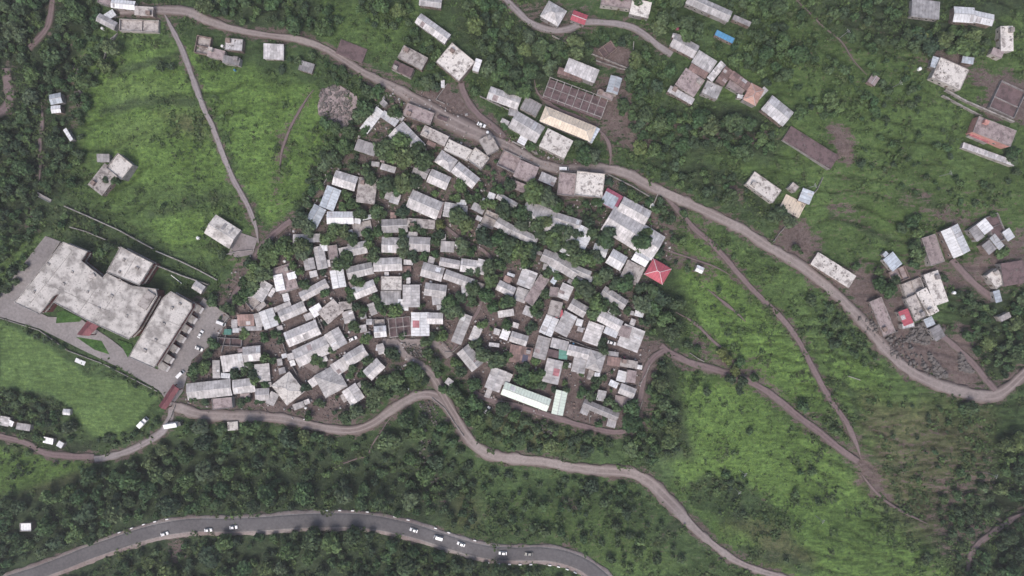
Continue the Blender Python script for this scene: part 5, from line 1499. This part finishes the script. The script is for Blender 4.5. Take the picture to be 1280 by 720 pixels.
for q in tr_.sample(cand, 34):
    o = q[0]; a = tr_.uniform(0, 6.28); L = tr_.uniform(3.2, 5.0); x = o.location.x+math.cos(a)*L; y = o.location.y+math.sin(a)*L
    if in_foot(x, y, .5) or near_road(x, y, .8): continue
    z = float(hs(x, y)); t = empty('water_tank', (x, y, z)); m_ = tr_.choice((M_white, M_white, GRY['B'], M_rub, GRY['M'])); cn = {M_white.name: 'white', GRY['B'].name: 'blue', M_rub.name: 'black', GRY['M'].name: 'maroon'}[m_.name]
    r_ = tr_.uniform(.45, .75); MB().cyl(0, 0, -.3, 1.4, r_, r_, 14).build('tank_body', m_, t); MB().cyl(0, 0, 1.4, 1.65, r_*.95, r_*.35, 14).build('tank_lid', m_, t)
    THINGS.append((t, 640+x*F/(H-z), 360-y*F/(H-z), 'round %s water tank' % cn, 'water tank', 'water tanks'))
def pole(px, py, lab, h=9.0):
    X, Y, Z = W(px, py); t = empty('utility_pole', (X, Y, Z), math.atan2(Y, X)); tag(t, lab, 'utility pole', 'utility poles')
    MB().cyl(0, 0, -.5, h, .2, .13, 8).build('post', M_metal, t); MB().box(0, 0, h-.6, .14, 2.2, .14).build('crossarm', M_metal, t); MB().box(0, 0, h-1.5, .12, 1.6, .12).build('crossarm', M_metal, t)
    for s in (-.95, 0, .95): MB().cyl(0, s, h-.53, h-.3, .06, .05, 6).build('insulator', M_white, t)
pole(925, 588, "upper of the two close utility poles in the bright lower meadow"); pole(918, 610, "lower of the two close utility poles in the bright lower meadow")
pole(1020, 645, "utility pole in the meadow right of the bottom centre"); pole(1231, 590, "utility pole on the eroded slope near the bottom right")
pole(1114, 110, "utility pole on the hillside right of the tiny lone hut"); pole(1050, 47, "utility pole on the hillside along the thin white footpath")
pole(1010, 235, "utility pole on the slope right of the cream topped yard"); pole(1175, 220, "utility pole on the open slope above the large two-pitched roof")
pole(255, 126, "short utility pole beside the grey field track", 5)
# parapet blocks along the highway
bl = MB().box(0, 0, .25, 1.5, .45, .9).mesh('parapet_block', M_white)
T = np.gradient(HC[:, :2], axis=0); T /= np.linalg.norm(T, axis=1)[:, None]; N = np.stack([-T[:, 1], T[:, 0]], 1)
for side, off, rng_ in ((1, 5.2, (0, 1)), (-1, -5.2, (0, 1))):
    for i in range(2, len(HC)-2, 4 if side == 1 else 3):
        x = HC[i, 0]+N[i, 0]*off; y = HC[i, 1]+N[i, 1]*off; ppx = 640+x*F/(H-float(hs(x, y)))
        if side == 1 and not (140 < ppx < 215 or 400 < ppx < 600): continue
        if side == -1 and not (600 < ppx < 760): continue
        if rr.random() < .12: continue
        o = link('parapet_block', bl, None, (x, y, float(hs(x, y))+.1), math.atan2(T[i, 1], T[i, 0]))
        tag(o, 'whitewashed parapet block on the %s edge of the asphalt highway' % ('upper' if side == 1 else 'lower'), 'parapet block', 'upper row of parapet blocks' if side == 1 else 'lower row of parapet blocks')
# lawn platform
X, Y, Z = W(101, 452); t = empty('goal_board', (X, Y, Z), R(-23)); tag(t, 'white board lying at the upper edge of the school lawn', 'board'); MB().box(0, 0, .5, 5.4, 2.2, .12).build('top', M_white, t)
for a in (-1, 1):
    for b in (-1, 1): MB().box(a*2.4, b*.9, .2, .12, .12, .55).build('leg', M_metal, t)
LM['board'] = (101, 452)
X, Y, Z = W(221, 349); MB().box(X, Y, Z+.5, 7, .25, .2, R(-38)).build('concrete_pole', M_white); o = bpy.data.objects['concrete_pole']; tag(o, 'pale pole lying on the grass behind the school', 'pole')
# footbridge over the stream
X, Y, Z = W(56, 247); t = empty('footbridge', (X, Y, Z), R(-28)); tag(t, 'small pale footbridge across the red stream bed at the left', 'bridge'); MB().box(0, 0, .5, 8, 1.8, .3).build('deck', M_conw, t)
for s in (-1, 1): MB().box(0, s*.85, .95, 8, .12, .7).build('railing', M_metal, t)

# ------------------------------------------------------------------ labels for the many
PH = {'crimson': 'crimson pyramid roof', 'cream': 'long cream roof', 'bigwhite': 'big white square roof', 'porch': 'dark red school porch', 'gate': 'red school gate', 'blue': 'bright blue roof',
 'orange': 'orange hipped roof', 'redtop': 'small crimson roof', 'green': 'long pale green roof', 'rust': 'rust striped roof', 'pinkrect': 'roof with pink rectangle', 'frame': 'open frame building', 'scarlet': 'small scarlet roof',
 'barn': 'twin white barns', 'magenta': 'magenta edged roof', 'hut': 'lone hillside hut', 'trailhut': 'tiny trail hut', 'farm': 'lone white farmhouse', 'barnfield': 'stained field barn', 'hippatch': 'patchy whitewashed hip roof', 'terrace': 'brown earth terrace',
 'board': 'white board on the lawn', 'woodhut': 'white hut in the wood', 'pink': 'pink walled house', 'bigbright': 'large two-pitched bright roof', 'tarp': 'tarpaulin patched roof', 'blueedge': 'blue edged roof', 'whitewest': 'bright western gable',
 'courtyard': 'square brown courtyard house', 'patchy': 'patchy white L-shaped roof', 'longend': 'weathered roof by the trail fork', 'redpatch': 'square red patch roof', 'longpink': 'long pinkish flat roof', 'tinyshed': 'tiny shed between the lanes', 'blotchy': 'blotchy concrete block'}
LM['darkcar'] = (661, 691); PH['darkcar'] = 'dark highway car'
LM['hairpin'] = (1242, 496); PH['hairpin'] = 'road bend at the right edge'
LM['fork'] = (1072, 575); PH['fork'] = 'junction of the two red trails'
LM['van4'] = (548, 671); PH['van4'] = 'white highway van'
LM['car1'] = (207, 666); PH['car1'] = 'leftmost highway car'
LM['farj'] = (205, 14); PH['farj'] = 'top left road junction'
LM['wood2'] = (207, 660)
DIRN = ['to the right of', 'to the upper right of', 'above', 'to the upper left of', 'to the left of', 'to the lower left of', 'below', 'to the lower right of']
ORD = ['closest', 'second', 'third', 'fourth', 'fifth', 'sixth', 'seventh', 'eighth', 'ninth', 'tenth', 'eleventh', 'twelfth', 'thirteenth', 'fourteenth', 'fifteenth', 'sixteenth', 'seventeenth', 'eighteenth', 'nineteenth', 'twentieth']
groups = {}
for k, (o, x, y, ph, cat, gr) in enumerate(THINGS): groups.setdefault(ph, []).append(k)
best = {}
keys = [k for k in LM if k in PH]
for ph, ks in groups.items():
    for lk in keys:
        lx, ly = LM[lk]; sec = {}
        for k in ks:
            x, y = THINGS[k][1], THINGS[k][2]; d = math.hypot(x-lx, y-ly)
            if d < 3: continue
            a = int(round(math.atan2(ly-y, x-lx)/(math.pi/4))) % 8; sec.setdefault(a, []).append((d, k))
        for a, L in sec.items():
            L.sort()
            for r_, (d, k) in enumerate(L):
                sc_ = r_*60+d
                if k not in best or sc_ < best[k][0]: best[k] = (sc_, r_, a, lk)
for k, (o, x, y, ph, cat, gr) in enumerate(THINGS):
    s_, r_, a, lk = best[k]
    if r_ == 0: lab = 'closest %s %s the %s' % (ph, DIRN[a], PH[lk])
    else: lab = '%s closest %s %s the %s' % (ORD[min(r_, 19)], ph, DIRN[a], PH[lk])
    w = lab.split()
    if len(w) > 16: lab = lab.replace('to the ', '', 1).replace('mid-sized ', '')
    if len(lab.split()) > 16: lab = lab.replace(' of the ', ' of ')
    if len(lab.split()) > 16: print('LONG', lab)
    tag(o, lab.replace('small brick bay with a grey ledge roof on the school', 'small brick bay with grey roof'), cat, gr)

# ------------------------------------------------------------------ camera, light
cam = bpy.data.cameras.new('camera'); co = bpy.data.objects.new('camera', cam); COL.objects.link(co)
cam.sensor_width = 36; cam.lens = 36*F/1280; cam.clip_start = 1; cam.clip_end = 6000
co.location = (0, 0, H); co.rotation_euler = (0, 0, 0); scene.camera = co
wd = bpy.data.worlds.new('World'); scene.world = wd; wd.use_nodes = True; nt = wd.node_tree
bg = nt.nodes['Background']; sky = nt.nodes.new('ShaderNodeTexSky'); sky.sky_type = 'NISHITA'; sky.sun_disc = False
EL, AZ = R(58), R(200)
sky.sun_elevation = EL; sky.sun_rotation = AZ; sky.air_density = 1.0; sky.dust_density = 4.0; sky.ozone_density = .6
nt.links.new(sky.outputs[0], bg.inputs[0]); bg.inputs[1].default_value = .12
sl = bpy.data.lights.new('sun', 'SUN'); sl.energy = 1.25; sl.angle = R(26); sl.color = (1, .95, .90)
so = bpy.data.objects.new('sun', sl); COL.objects.link(so)
d = Vector((math.sin(AZ)*math.cos(EL), math.cos(AZ)*math.cos(EL), math.sin(EL))); so.rotation_euler = (-d).to_track_quat('-Z', 'Y').to_euler()
vs_ = scene.view_settings; vs_.view_transform = 'Standard'; vs_.look = 'None'; vs_.gamma = 1; vs_.exposure = 0.58
scene.render.engine = 'CYCLES'

m = MB(); m.box(0, 20, 150, 3400, 3400, 520)
hz = NT('haze'); hz.t.nodes.remove(hz.b); pv = hz.n('ShaderNodeVolumePrincipled'); pv.inputs['Density'].default_value = .00018; pv.inputs['Color'].default_value = (.84, .84, .86, 1); pv.inputs['Anisotropy'].default_value = .1
hz.l(pv.outputs[0], hz.out.inputs['Volume'])
hb = m.build('haze', hz.mat); tag(hb, 'thin pale air over the valley', 'haze', kind='stuff')
